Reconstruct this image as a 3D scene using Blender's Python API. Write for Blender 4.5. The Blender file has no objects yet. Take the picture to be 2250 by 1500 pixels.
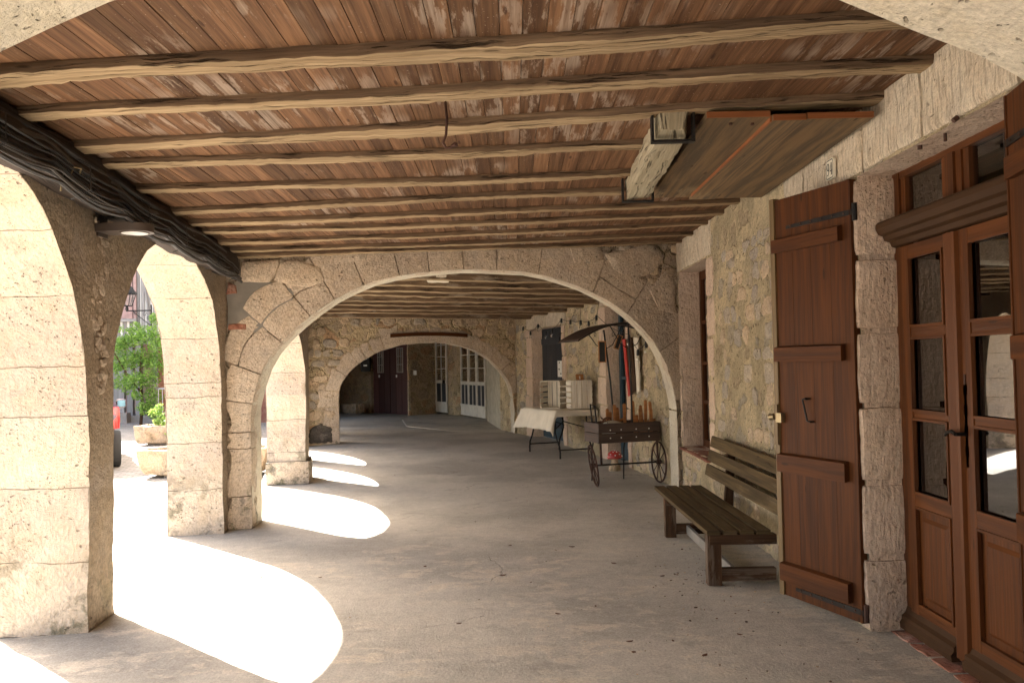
SUN, SKY, EXPO, ROLL = 5.0, .11, 3.06, -.0192
import bpy, bmesh, math, random
from mathutils import Vector, Matrix, noise, Quaternion
random.seed(7)
PI = math.pi
sc = bpy.context.scene
col = sc.collection
R = math.radians

# ------------------------------------------------------------------ nodes
class G:
    def __init__(s, name):
        s.m = bpy.data.materials.new(name); s.m.use_nodes = True
        s.t = s.m.node_tree; s.t.nodes.clear()
        s.out = s.t.nodes.new('ShaderNodeOutputMaterial')
    def n(s, typ, props=None, **inp):
        nd = s.t.nodes.new('ShaderNode' + typ)
        for k, v in (props or {}).items(): setattr(nd, k, v)
        for k, v in inp.items():
            k = k.replace('_', ' ')
            s.set(nd.inputs[int(k[1:])] if k[0] == 'I' and k[1:].isdigit() else nd.inputs[k], v)
        return nd
    def set(s, sock, v):
        if hasattr(v, 'is_linked') or isinstance(v, bpy.types.NodeSocket): s.t.links.new(v, sock)
        elif isinstance(v, (tuple, list)):
            sock.default_value = tuple(v) + ((1,) if len(v) == 3 and len(sock.default_value) == 4 else ())
        else: sock.default_value = v
    def obj(s): return s.n('TexCoord').outputs['Object']
    def uv(s): return s.n('TexCoord').outputs['UV']
    def mp(s, v, scale=(1, 1, 1), loc=(0, 0, 0), rot=(0, 0, 0)):
        return s.n('Mapping', None, Vector=v, Scale=scale, Location=loc, Rotation=rot).outputs[0]
    def noise(s, v, scale, detail=4, rough=.55, dist=0, out=0):
        return s.n('TexNoise', None, Vector=v, Scale=scale, Detail=detail, Roughness=rough, Distortion=dist).outputs[out]
    def vor(s, v, scale, feature='F1', out='Distance', rnd=1):
        return s.n('TexVoronoi', {'feature': feature}, Vector=v, Scale=scale, Randomness=rnd).outputs[out]
    def ramp(s, f, stops, interp='LINEAR'):
        nd = s.n('ValToRGB', None, Fac=f); e = nd.color_ramp.elements; nd.color_ramp.interpolation = interp
        while len(e) < len(stops): e.new(.5)
        for el, (p, c) in zip(e, stops):
            el.position = p; el.color = tuple(c) + (1,) if isinstance(c, (tuple, list)) else (c, c, c, 1)
        return nd.outputs[0]
    def sm(s, f, a, b):   # smooth step a..b -> 0..1
        nd = s.n('MapRange', {'interpolation_type': 'SMOOTHSTEP'}, Value=f)
        nd.inputs['From Min'].default_value = a; nd.inputs['From Max'].default_value = b
        return nd.outputs[0]
    def mix(s, f, a, b, blend='MIX'):
        nd = s.n('Mix', {'data_type': 'RGBA', 'blend_type': blend, 'clamp_factor': True})
        s.set(nd.inputs[0], f); s.set(nd.inputs[6], a); s.set(nd.inputs[7], b)
        return nd.outputs[2]
    def ma(s, op, a, b=0, c=0):
        nd = s.n('Math', {'operation': op}); s.set(nd.inputs[0], a); s.set(nd.inputs[1], b); s.set(nd.inputs[2], c)
        return nd.outputs[0]
    def va(s, op, a, b):
        nd = s.n('VectorMath', {'operation': op}); s.set(nd.inputs[0], a); s.set(nd.inputs[1], b)
        return nd.outputs[0]
    def vs(s, a, f):
        nd = s.n('VectorMath', {'operation': 'SCALE'}); s.set(nd.inputs[0], a); s.set(nd.inputs['Scale'], f)
        return nd.outputs[0]
    def warp(s, v, scale, amt, detail=2):
        c = s.noise(v, scale, detail, out=1)
        c = s.va('SUBTRACT', c, (.5, .5, .5))
        return s.va('ADD', v, s.vs(c, amt))
    def tint(s, name='tint'): return s.n('Attribute', {'attribute_name': name}).outputs['Fac']
    def z(s, v): return s.n('SeparateXYZ', None, Vector=v).outputs[2]
    def bump(s, h, strength=.5, dist=.01, nrm=None):
        nd = s.n('Bump', None, Height=h, Strength=strength, Distance=dist)
        if nrm is not None: s.set(nd.inputs['Normal'], nrm)
        return nd.outputs[0]
    def done(s, color, rough=.85, nrm=None, spec=.3, metal=0, **k):
        p = s.n('BsdfPrincipled', None, Base_Color=color, Roughness=rough, Metallic=metal)
        p.inputs['Specular IOR Level'].default_value = spec
        if nrm is not None: s.set(p.inputs['Normal'], nrm)
        for a, b in k.items(): s.set(p.inputs[a.replace('_', ' ')], b)
        s.t.links.new(p.outputs[0], s.out.inputs[0]); s.p = p
        return s.m

def plain(name, c, rough=.6, metal=0, spec=.4, var=.15, bscale=60, bstr=.15):
    g = G(name); o = g.obj()
    f = g.noise(o, 6, 5)
    cc = g.mix(g.sm(f, .3, .7), tuple(x * (1 - var) for x in c), tuple(min(1, x * (1 + var)) for x in c))
    return g.done(cc, rough, g.bump(g.noise(o, bscale, 3), bstr, .002), spec, metal)

def stone(name, a, b, c, joints=None, pit=.5, moss=.0, tool=0, dark=0, plaster=0):
    """limestone: colour drift, pits, fine grain, optional uv joints (w,h)"""
    g = G(name); o = g.obj()
    ow = g.warp(o, 2.5, .12)
    big = g.sm(g.noise(ow, 1.3, 6, .6), .35, .65)
    med = g.sm(g.noise(g.warp(o, 5, .1), 5.5, 6, .62), .42, .66)
    cc = g.mix(big, a, b); cc = g.mix(g.ma('MULTIPLY', med, .6), cc, c)
    fine = g.noise(o, 55, 6, .7)
    cc = g.mix(1, cc, g.ramp(fine, [(.32, .60 if pit > .7 else .78), (.68, 1.22 if pit > .7 else 1.12)]), 'MULTIPLY')
    blot = g.sm(g.noise(g.warp(g.mp(o, loc=(2, 9, 4)), 7, .15, 4), 8.5, 8, .78), .54, .66)
    cc = g.mix(g.ma('MULTIPLY', blot, .45 if pit > .7 else .22), cc, (.30, .25, .20))
    gst = g.sm(g.noise(g.warp(g.mp(o, loc=(7, 3, 1)), 3, .3, 4), 1.7, 8, .72), .54, .64)
    cc = g.mix(g.ma('MULTIPLY', gst, .38), cc, (.40, .355, .32))
    t = g.tint()
    cc = g.mix(1, cc, g.ramp(t, [(0, (.84, .81, .79)), (.5, (1, .98, .96)), (1, (1.12, 1.07, 1.0))]), 'MULTIPLY')
    # pits: elongated holes, clustered
    pv = g.vor(g.mp(g.warp(o, 24, .05, 4), (30, 30, 52)), 1)
    pv2 = g.vor(g.mp(g.warp(o, 11, .08, 4), (13, 13, 24)), 1)
    cl = g.sm(g.noise(o, 2.6, 6, .7), .50, .62)
    p1_ = g.ma('MULTIPLY', g.sm(g.ma('ADD', pv, g.ma('MULTIPLY', g.noise(o, 70, 3), .5)), .50, .34), cl)
    p2_ = g.ma('MULTIPLY', g.sm(g.ma('ADD', pv2, g.ma('MULTIPLY', g.noise(o, 40, 4), .5)), .42, .32), g.sm(g.noise(g.mp(o, loc=(5, 1, 2)), 1.9, 5, .7), .47, .6))
    pits = g.ma('MULTIPLY', g.ma('MAXIMUM', p1_, p2_), pit)
    cc = g.mix(g.ma('MULTIPLY', pits, .75), cc, (.12, .085, .055))
    h = g.ma('ADD', g.ma('MULTIPLY', fine, .5), g.ma('MULTIPLY', g.noise(o, 14, 5, .6), 1.6))
    if tool:
        tl = g.noise(g.mp(g.warp(o, 8, .03), (60, 60, 7)), 1, 3, .6)
        h = g.ma('ADD', h, g.ma('MULTIPLY', tl, tool))
        cc = g.mix(g.ma('MULTIPLY', g.sm(tl, .52, .40), .35 * tool), cc, (.22, .17, .12))
    h = g.ma('SUBTRACT', h, g.ma('MULTIPLY', pits, 2.2))
    if joints:
        u = g.warp(g.uv(), 7, .022)
        br = g.n('TexBrick', {'offset': .5, 'squash': 1}, Vector=u, Color1=(0, 0, 0), Color2=(1, 1, 1), Mortar=(.5, .5, .5), Scale=1,
                 Mortar_Size=.0032, Mortar_Smooth=.4, Bias=0, Brick_Width=joints[0], Row_Height=joints[1])
        blk = br.outputs['Color']; jf = br.outputs['Fac']
        cc = g.mix(.85, cc, g.mix(1, cc, g.ramp(blk, [(0, (.90, .85, .83)), (.5, (1.0, .97, .92)), (1, (1.06, 1.03, .96))]), 'MULTIPLY'))
        vis = g.sm(g.noise(g.uv(), 3.5, 2), .30, .55)
        jd = g.ma('MULTIPLY', jf, vis)
        cc = g.mix(g.ma('MULTIPLY', jd, .75), cc, (.22, .16, .10))
        h = g.ma('SUBTRACT', h, g.ma('MULTIPLY', jd, 3))
    if moss:
        zz = g.z(o)
        mk = g.ma('MULTIPLY', g.sm(g.noise(g.warp(o, 6, .2), 3.1, 7, .68), .50, .62), g.sm(zz, .85, .1))
        cc = g.mix(g.ma('MULTIPLY', mk, moss), cc, (.075, .085, .045))
        mk2 = g.ma('MULTIPLY', g.sm(g.noise(g.warp(g.mp(o, loc=(3, 7, 1)), 6, .2), 4.1, 7, .7), .53, .63), g.sm(zz, 1.0, .2))
        cc = g.mix(g.ma('MULTIPLY', mk2, moss * .8), cc, (.17, .15, .135))
    if dark:
        dk = g.sm(g.noise(g.warp(o, 3, .3), 2.2, 7, .7), .45, .6)
        cc = g.mix(g.ma('MULTIPLY', dk, dark), cc, (.13, .095, .065))
    return g.done(cc, .92, g.bump(h, .95, .018), .15)

def rubble(name, mortar, s1, s2, s3, scale=4.2, width=.05, squash=1.35, rec=1.0, crack=0):
    g = G(name); o = g.obj()
    ow = g.warp(g.mp(o, (1, 1, squash)), 3.5, .28, 3)
    ed = g.vor(ow, scale, 'DISTANCE_TO_EDGE'); cv = g.vor(ow, scale, 'F1', 'Color')
    hue = g.n('SeparateColor', None, Color=cv).outputs
    ragged = g.ma('ADD', ed, g.ma('MULTIPLY', g.ma('SUBTRACT', g.noise(o, 16, 6, .65), .5), .22))
    cover = g.ma('MULTIPLY', g.ma('SUBTRACT', g.noise(o, 1.1, 3), .48), .55)
    st = g.sm(g.ma('SUBTRACT', ragged, cover), width, width + .05)
    sc_ = g.mix(hue[0], s1, s2); sc_ = g.mix(g.sm(hue[1], .6, .8), sc_, s3)
    sc_ = g.mix(1, sc_, g.ramp(g.noise(o, 22, 6, .7), [(.3, .62), (.7, 1.25)]), 'MULTIPLY')
    mo = g.mix(g.sm(g.noise(g.warp(o, 4, .2), 2.7, 6, .6), .38, .62), mortar, tuple(x * .72 for x in mortar))
    mo = g.mix(1, mo, g.ramp(g.noise(o, 38, 8, .8), [(.3, .66), (.7, 1.2)]), 'MULTIPLY')
    cc = g.mix(st, mo, sc_)
    hol = g.ma('MULTIPLY', g.sm(g.vor(g.mp(g.warp(o, 12, .05), (26, 26, 14)), 1), .26, .10), g.sm(g.noise(o, 4, 3), .45, .6))
    cc = g.mix(g.ma('MULTIPLY', hol, .8), cc, (.06, .045, .03))
    strk = g.sm(g.noise(g.warp(g.mp(o, (1, 1, .45), (4, 4, 4)), 4, .25, 4), 3.2, 8, .78), .52, .64)
    cc = g.mix(g.ma('MULTIPLY', strk, .42), cc, (.30, .235, .15))
    spots = g.sm(g.noise(g.mp(o, loc=(1, 8, 2)), 9, 8, .8), .57, .64)
    cc = g.mix(g.ma('MULTIPLY', spots, .55), cc, (.20, .165, .12))
    h = g.ma('ADD', g.ma('MULTIPLY', st, -.9 * rec), g.ma('MULTIPLY', g.noise(o, 18, 8, .7), 2.6))
    h = g.ma('SUBTRACT', h, g.ma('MULTIPLY', hol, 2))
    if crack:
        ck = g.ma('MULTIPLY', g.sm(ed, .035, .0), g.sm(g.noise(o, 2, 3), .46, .56))
        cc = g.mix(g.ma('MULTIPLY', ck, crack), cc, (.05, .033, .02)); h = g.ma('SUBTRACT', h, g.ma('MULTIPLY', ck, 3))
    return g.done(cc, .95, g.bump(h, 1, .030), .12)

def wood(name, a, b, dark=(.03, .02, .012), grain=1.0, rough=.6, worn=None, wornamt=.5, crack=.0, spec=.35, tvar=.35, bump=.5):
    """wood on uv: u along the grain (metres), v across"""
    g = G(name); u = g.uv()
    w = g.warp(g.mp(u, (.6, 3, 1)), 1.1, .35)
    gr = g.noise(g.mp(u, (2.2, 70, 1)), 1, 5, .6, .3)
    fig = g.noise(g.mp(g.warp(u, 1.5, .06), (1.0, 22, 1)), 1, 4, .55)
    cc = g.mix(g.sm(fig, .35, .65), a, b)
    cc = g.mix(1, cc, g.ramp(gr, [(.28, 1 - .45 * grain), (.7, 1 + .22 * grain)]), 'MULTIPLY')
    t = g.tint()
    cc = g.mix(1, cc, g.ramp(t, [(0, 1 - tvar), (1, 1 + tvar)]), 'MULTIPLY')
    h = g.ma('MULTIPLY', gr, 1.0)
    kn = g.vor(g.mp(u, (2.1, 9, 1)), 1); kn = g.sm(kn, .10, .05)
    cc = g.mix(g.ma('MULTIPLY', kn, .75), cc, dark)
    if worn:
        o = g.obj()
        sh = g.n('CombineXYZ', None, X=g.ma('MULTIPLY', t, 37), Y=g.ma('MULTIPLY', t, 11)).outputs[0]
        wm = g.noise(g.va('ADD', g.mp(u, (1.1, 5, 1)), sh), 1.6, 7, .68)
        wm = g.ma('MULTIPLY', g.sm(wm, .50, .56), g.sm(g.noise(g.mp(o, loc=(1.3, .4, 0)), .8, 3), .49, .60))
        wm = g.ma('MULTIPLY', wm, g.ramp(gr, [(.35, .35), (.6, 1)]))
        sp = g.ma('MULTIPLY', g.sm(g.noise(g.mp(u, (55, 75, 1)), 1, 3), .66, .70), g.sm(g.noise(o, 2.3, 4), .42, .56))
        cc = g.mix(g.ma('MULTIPLY', g.ma('MAXIMUM', wm, sp), wornamt), cc, worn)
    if crack:
        cr = g.noise(g.mp(g.warp(u, 3, .05), (1.6, 26, 1)), 1, 6, .75)
        cm = g.sm(cr, .44, .36)
        cc = g.mix(g.ma('MULTIPLY', cm, crack), cc, dark)
        h = g.ma('SUBTRACT', h, g.ma('MULTIPLY', cm, 2.5 * crack))
    return g.done(cc, rough, g.bump(h, bump, .004), spec)

m = {}
m['ashlar'] = stone('limestone_ashlar', (.74, .665, .56), (.64, .565, .485), (.68, .575, .44), joints=(1.0, .43), pit=.6, moss=.7)
m['roughcast'] = stone('rough_lime_render', (.43, .35, .26), (.34, .27, .20), (.40, .31, .21), pit=.9, moss=.35)
m['block'] = stone('limestone_block', (.64, .54, .43), (.55, .46, .37), (.60, .48, .355), pit=1.0, moss=.85)
m['tooled'] = stone('tooled_pale_limestone', (.70, .64, .53), (.62, .55, .45), (.62, .52, .40), pit=.6, tool=1.2)
m['tooled_warm'] = stone('tooled_warm_limestone', (.68, .555, .455), (.56, .44, .355), (.60, .47, .36), pit=.45, tool=.6)
m['lime'] = stone('lime_plaster_soffit', (.68, .63, .53), (.60, .55, .45), (.64, .57, .44), pit=.6)
m['rubble'] = rubble('rubble_cream_mortar', (.76, .63, .415), (.44, .40, .33), (.62, .51, .36), (.54, .43, .29), 2.9, .19)
m['rubble_arch'] = rubble('rubble_brown_mortar', (.48, .385, .27), (.48, .40, .31), (.50, .40, .30), (.42, .33, .25), 3.4, .03, 1.2, -.4, .3)
m['rubble_far'] = rubble('rubble_ochre_mortar', (.72, .575, .365), (.50, .40, .285), (.64, .50, .34), (.58, .39, .24), 2.7, .07, 1.25, -.4, .12)
m['inset'] = stone('grey_rubble_stone', (.40, .36, .31), (.48, .41, .32), (.33, .30, .27), pit=.9)
m['inset_ochre'] = stone('ochre_rubble_stone', (.52, .41, .29), (.58, .46, .33), (.44, .36, .28), pit=.9)
m['burnt'] = stone('blackened_stone', (.10, .09, .08), (.05, .045, .04), (.20, .17, .13), pit=.9, moss=.3)
m['cement'] = plain('grey_cement', (.23, .21, .185), .9, 0, .1, .12, 40, .5)
m['plaster'] = plain('old_lime_plaster', (.44, .41, .33), .9, 0, .1, .16, 25, .6)
m['boards'] = wood('ceiling_board_wood', (.170, .090, .047), (.102, .051, .027), (.04, .018, .01), .9, .75, (.40, .32, .255), .62, 0, .12, .34)
m['joist'] = wood('old_joist_wood', (.40, .295, .18), (.29, .205, .12), (.05, .03, .018), 1.0, .9, None, 0, .9, .08, .14, 1)
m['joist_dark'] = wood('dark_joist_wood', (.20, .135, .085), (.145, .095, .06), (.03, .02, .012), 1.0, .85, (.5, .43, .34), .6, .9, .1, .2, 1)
m['joist_side'] = wood('dirty_shaded_joist_side_wood', (.20, .135, .085), (.13, .085, .055), (.03, .02, .012), 1.0, .9, None, 0, .9, .08, .14, 1)  # dirty joist sides, with the shade on them also put into the colour
m['oldbeam'] = wood('hewn_oak', (.40, .35, .25), (.33, .28, .19), (.05, .035, .02), .6, .85, None, 0, .85, .2, .1, 1)
m['blackbeam'] = wood('sooty_beam', (.045, .03, .022), (.03, .02, .015), (.01, .007, .005), .8, .7, None, 0, .6, .3, .2, 1)
m['hatch'] = wood('hatch_board_wood', (.20, .13, .07), (.10, .075, .050), (.05, .03, .02), .25, .75, (.34, .25, .15), .5, .0, .12, .15)
m['cedar'] = wood('fresh_cut_wood', (.24, .085, .028), (.18, .062, .022), (.1, .03, .01), .5, .6)
m['shutter'] = wood('red_brown_shutter_wood', (.095, .032, .009), (.056, .020, .008), (.02, .01, .006), .5, .55, None, 0, .0, .13, .08)
m['door'] = wood('varnished_door_wood', (.115, .038, .010), (.068, .023, .008), (.03, .012, .006), .5, .45, None, 0, 0, .2, .14)
m['darkwood'] = wood('dark_moulding_wood', (.060, .030, .014), (.038, .019, .010), (.02, .01, .008), .8, .6, None, 0, .5, .12)
m['edge'] = wood('pale_edge_wood', (.17, .11, .05), (.13, .085, .038), (.06, .03, .01), .6, .5)
m['bench'] = wood('weathered_bench_wood', (.115, .078, .036), (.068, .046, .023), (.03, .02, .014), 1.0, .7, (.20, .15, .09), .35, .5, .14, .25)
m['benchleg'] = wood('bench_leg_wood', (.090, .048, .026), (.058, .032, .018), (.02, .012, .008), .9, .7, (.28, .24, .2), .3, .4, .12, .2)
m['crate'] = wood('whitewashed_crate_wood', (.74, .70, .61), (.62, .56, .47), (.12, .08, .05), .7, .8, None, 0, .25, .15, .15)
m['picket'] = wood('orange_picket_wood', (.42, .19, .07), (.34, .14, .05), (.1, .04, .02), .5, .6)
m['cart'] = wood('dark_cart_wood', (.085, .055, .042), (.055, .036, .03), (.015, .01, .008), .8, .6, None, 0, .3, .3)
m['timber'] = wood('grey_timber', (.36, .33, .30), (.30, .27, .25), (.05, .04, .035), .6, .8)
m['maroon'] = wood('dark_maroon_door_paint', (.095, .042, .036), (.075, .033, .029), (.03, .012, .01), .4, .55)
m['bluegrey'] = wood('dark_blue_grey_paint', (.033, .040, .050), (.026, .032, .042), (.01, .01, .012), .4, .5)
m['blue'] = wood('dark_teal_paint', (.030, .060, .080), (.024, .048, .066), (.01, .01, .012), .4, .5)
m['whitepaint'] = plain('white_door_paint', (.62, .60, .54), .5, 0, .4, .08)
m['rose'] = plain('rose_brown_shutter_paint', (.40, .25, .22), .6, 0, .3, .15)
m['iron'] = plain('black_iron', (.018, .016, .015), .5, .6, .5, .3, 80, .3)
m['rust'] = plain('rusty_brown_iron', (.07, .035, .025), .7, .4, .4, .4, 60, .4)
m['steel'] = plain('galvanised_steel', (.5, .5, .5), .4, .9, .5, .1)
m['brass'] = plain('tarnished_brass', (.30, .24, .14), .4, .8, .5, .2)
m['cable'] = plain('black_cable_sheath', (.022, .020, .020), .55, 0, .5, .2, 120, .1)
m['cablegrey'] = plain('dusty_grey_cable', (.10, .095, .09), .7, 0, .3, .2)
m['lampbody'] = plain('brown_lamp_housing', (.085, .065, .055), .45, .3, .5, .1)
m['diffuser'] = plain('white_lamp_diffuser', (.80, .80, .78), .4, 0, .5, .02)
m['cloth'] = plain('cream_linen', (.66, .60, .50), .9, 0, .1, .05, 300, .3)
m['paper'] = plain('white_paper', (.75, .74, .70), .8, 0, .2, .03)
m['enamel'] = plain('cream_enamel', (.80, .75, .62), .4, 0, .5, .06)
m['black'] = plain('black_paint', (.012, .012, .012), .5)
m['redpaint'] = plain('red_paint', (.42, .03, .025), .35, 0, .5, .1)
m['white'] = plain('white_paint', (.75, .74, .70), .4, 0, .5, .04)
m['brick'] = stone('red_brick_sill', (.34, .15, .10), (.28, .12, .09), (.40, .24, .17), pit=.5)
m['trough'] = stone('stone_trough', (.58, .46, .33), (.50, .38, .27), (.52, .36, .22), pit=.9, moss=.5)
m['stepstone'] = stone('grey_step_stone', (.40, .36, .33), (.34, .31, .28), (.36, .32, .28), pit=.6)
m['soil'] = plain('potting_soil', (.06, .04, .03), .95, 0, .1, .4, 40, .8)
m['housewall'] = plain('cream_house_render', (.86, .81, .74), .9, 0, .1, .06, 30, .3)
m['dead'] = plain('dry_leaf', (.12, .055, .03), .8, 0, .2, .4)
m['interior'] = plain('dark_room_backing', (.05, .045, .04), .9, 0, .1)  # darkness of the unlit rooms put into a near-black wall colour
m['tyre'] = plain('tyre_rubber', (.03, .03, .03), .8, 0, .3)
m['carpaint'] = plain('dark_plum_car_paint', (.06, .03, .04), .25, .4, .6, .05, 200, .0)
m['bumper'] = plain('silver_bumper', (.42, .40, .38), .35, .3, .5, .05)

# concrete floor
g = G('worn_concrete_floor'); o = g.obj()
b1 = g.sm(g.noise(g.warp(o, 1.2, .5), .55, 7, .6), .38, .62)
cc = g.mix(b1, (.545, .508, .44), (.40, .372, .322))
patch = g.sm(g.noise(g.warp(g.mp(o, (1, 1.5, 1)), 2.2, .5, 4), 2.3, 10, .78), .50, .58)
yx = g.n('SeparateXYZ', None, Vector=o).outputs
area = g.ma('MULTIPLY', g.sm(g.noise(o, .6, 3), .38, .54), g.sm(yx[1], 8.5, 6.5))
pm = g.ma('MULTIPLY', patch, area)
cc = g.mix(g.ma('MULTIPLY', pm, .75), cc, (.66, .585, .47))
dk = g.sm(g.noise(g.warp(g.mp(o, loc=(9, 2, 0)), 3, .4, 3), 3.1, 8, .7), .57, .66)
cc = g.mix(g.ma('MULTIPLY', dk, .38), cc, (.245, .222, .195))
cc = g.mix(1, cc, g.ramp(g.noise(o, 70, 8, .85), [(.34, .60), (.66, 1.28)]), 'MULTIPLY')
cc = g.mix(1, cc, g.ramp(g.noise(o, 13, 8, .8), [(.34, .82), (.66, 1.12)]), 'MULTIPLY')
ck = g.vor(g.warp(o, 1.6, .7, 5), .33, 'DISTANCE_TO_EDGE')
ckm = g.ma('MULTIPLY', g.sm(ck, .0030, .0008), g.sm(g.noise(g.mp(o, loc=(4, 4, 0)), .7, 2), .57, .60))
cc = g.mix(g.ma('MULTIPLY', ckm, .5), cc, (.07, .06, .05))
spk = g.sm(g.vor(g.warp(o, 9, .1), 9), .050, .030)
cc = g.mix(g.ma('MULTIPLY', spk, .5), cc, (.09, .065, .045))
rip = g.noise(g.mp(g.warp(o, 1.5, .5, 3), (55, 18, 1), rot=(0, 0, .5)), 1, 3, .6)
h = g.ma('ADD', g.ma('MULTIPLY', g.noise(o, 45, 8, .75), 1.5), g.ma('MULTIPLY', rip, .9))
h = g.ma('ADD', h, g.ma('MULTIPLY', pm, .6)); h = g.ma('SUBTRACT', h, g.ma('MULTIPLY', ckm, 1.5))
m['floor'] = g.done(cc, g.ramp(b1, [(0, .62), (1, .8)]), g.bump(h, .55, .006), .3)

g = G('cobbled_street'); o = g.obj()
br = g.n('TexBrick', {'offset': .5}, Vector=g.warp(o, 3, .03), Color1=(.34, .31, .28), Color2=(.24, .22, .20), Mortar=(.13, .12, .10), Scale=1,
         Mortar_Size=.012, Mortar_Smooth=.3, Bias=0, Brick_Width=.24, Row_Height=.12)
cc = g.mix(1, br.outputs['Color'], g.ramp(g.noise(o, 9, 6, .7), [(.3, .8), (.7, 1.2)]), 'MULTIPLY')
m['street'] = g.done(cc, .85, g.bump(g.ma('MULTIPLY', br.outputs['Fac'], -1), .6, .02), .2)

def leafmat(name, a, b):
    g = G(name)
    t = g.tint(); cc = g.mix(t, a, b)
    d = g.n('BsdfPrincipled', None, Base_Color=cc, Roughness=.55); d.inputs['Specular IOR Level'].default_value = .3
    tr = g.n('BsdfTranslucent', None, Color=g.mix(1, cc, (1.5, 1.6, .8), 'MULTIPLY'))
    mx = g.n('MixShader', None, I0=.4); g.t.links.new(d.outputs[0], mx.inputs[1]); g.t.links.new(tr.outputs[0], mx.inputs[2])
    g.t.links.new(mx.outputs[0], g.out.inputs[0]); return g.m
m['leaf'] = leafmat('shrub_leaf', (.10, .20, .04), (.30, .44, .11))
m['leaf2'] = leafmat('pale_plant_leaf', (.10, .18, .05), (.30, .38, .14))

def glass(name, tintc, ior=1.5, extra=0.0):
    g = G(name)
    fr = g.n('Fresnel', None, IOR=ior).outputs[0]
    if extra: fr = g.ma('ADD', fr, extra)
    o = g.obj()
    nb = g.bump(g.noise(o, 2.2, 1), .04, .01)
    gl = g.n('BsdfGlossy', None, Color=(.95, .95, .95), Roughness=.012, Normal=nb)
    tr = g.n('BsdfTransparent', None, Color=tintc)
    mx = g.n('MixShader'); g.set(mx.inputs[0], fr)
    g.t.links.new(tr.outputs[0], mx.inputs[1]); g.t.links.new(gl.outputs[0], mx.inputs[2])
    g.t.links.new(mx.outputs[0], g.out.inputs[0]); return g.m
m['glass'] = glass('door_glass', (.6, .62, .6), 1.55, .13)
m['glass2'] = glass('clear_glass', (.9, .92, .9))
m['mirror'] = plain('mirror_sky_reflection_blue', (.10, .22, .32), .15, .6, .6, .05, 50, 0)  # sky reflection of the wing mirror put into its blue colour
m['lens'] = plain('red_lens', (.65, .02, .02), .2, 0, .6, .05, 100, 0)

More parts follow.
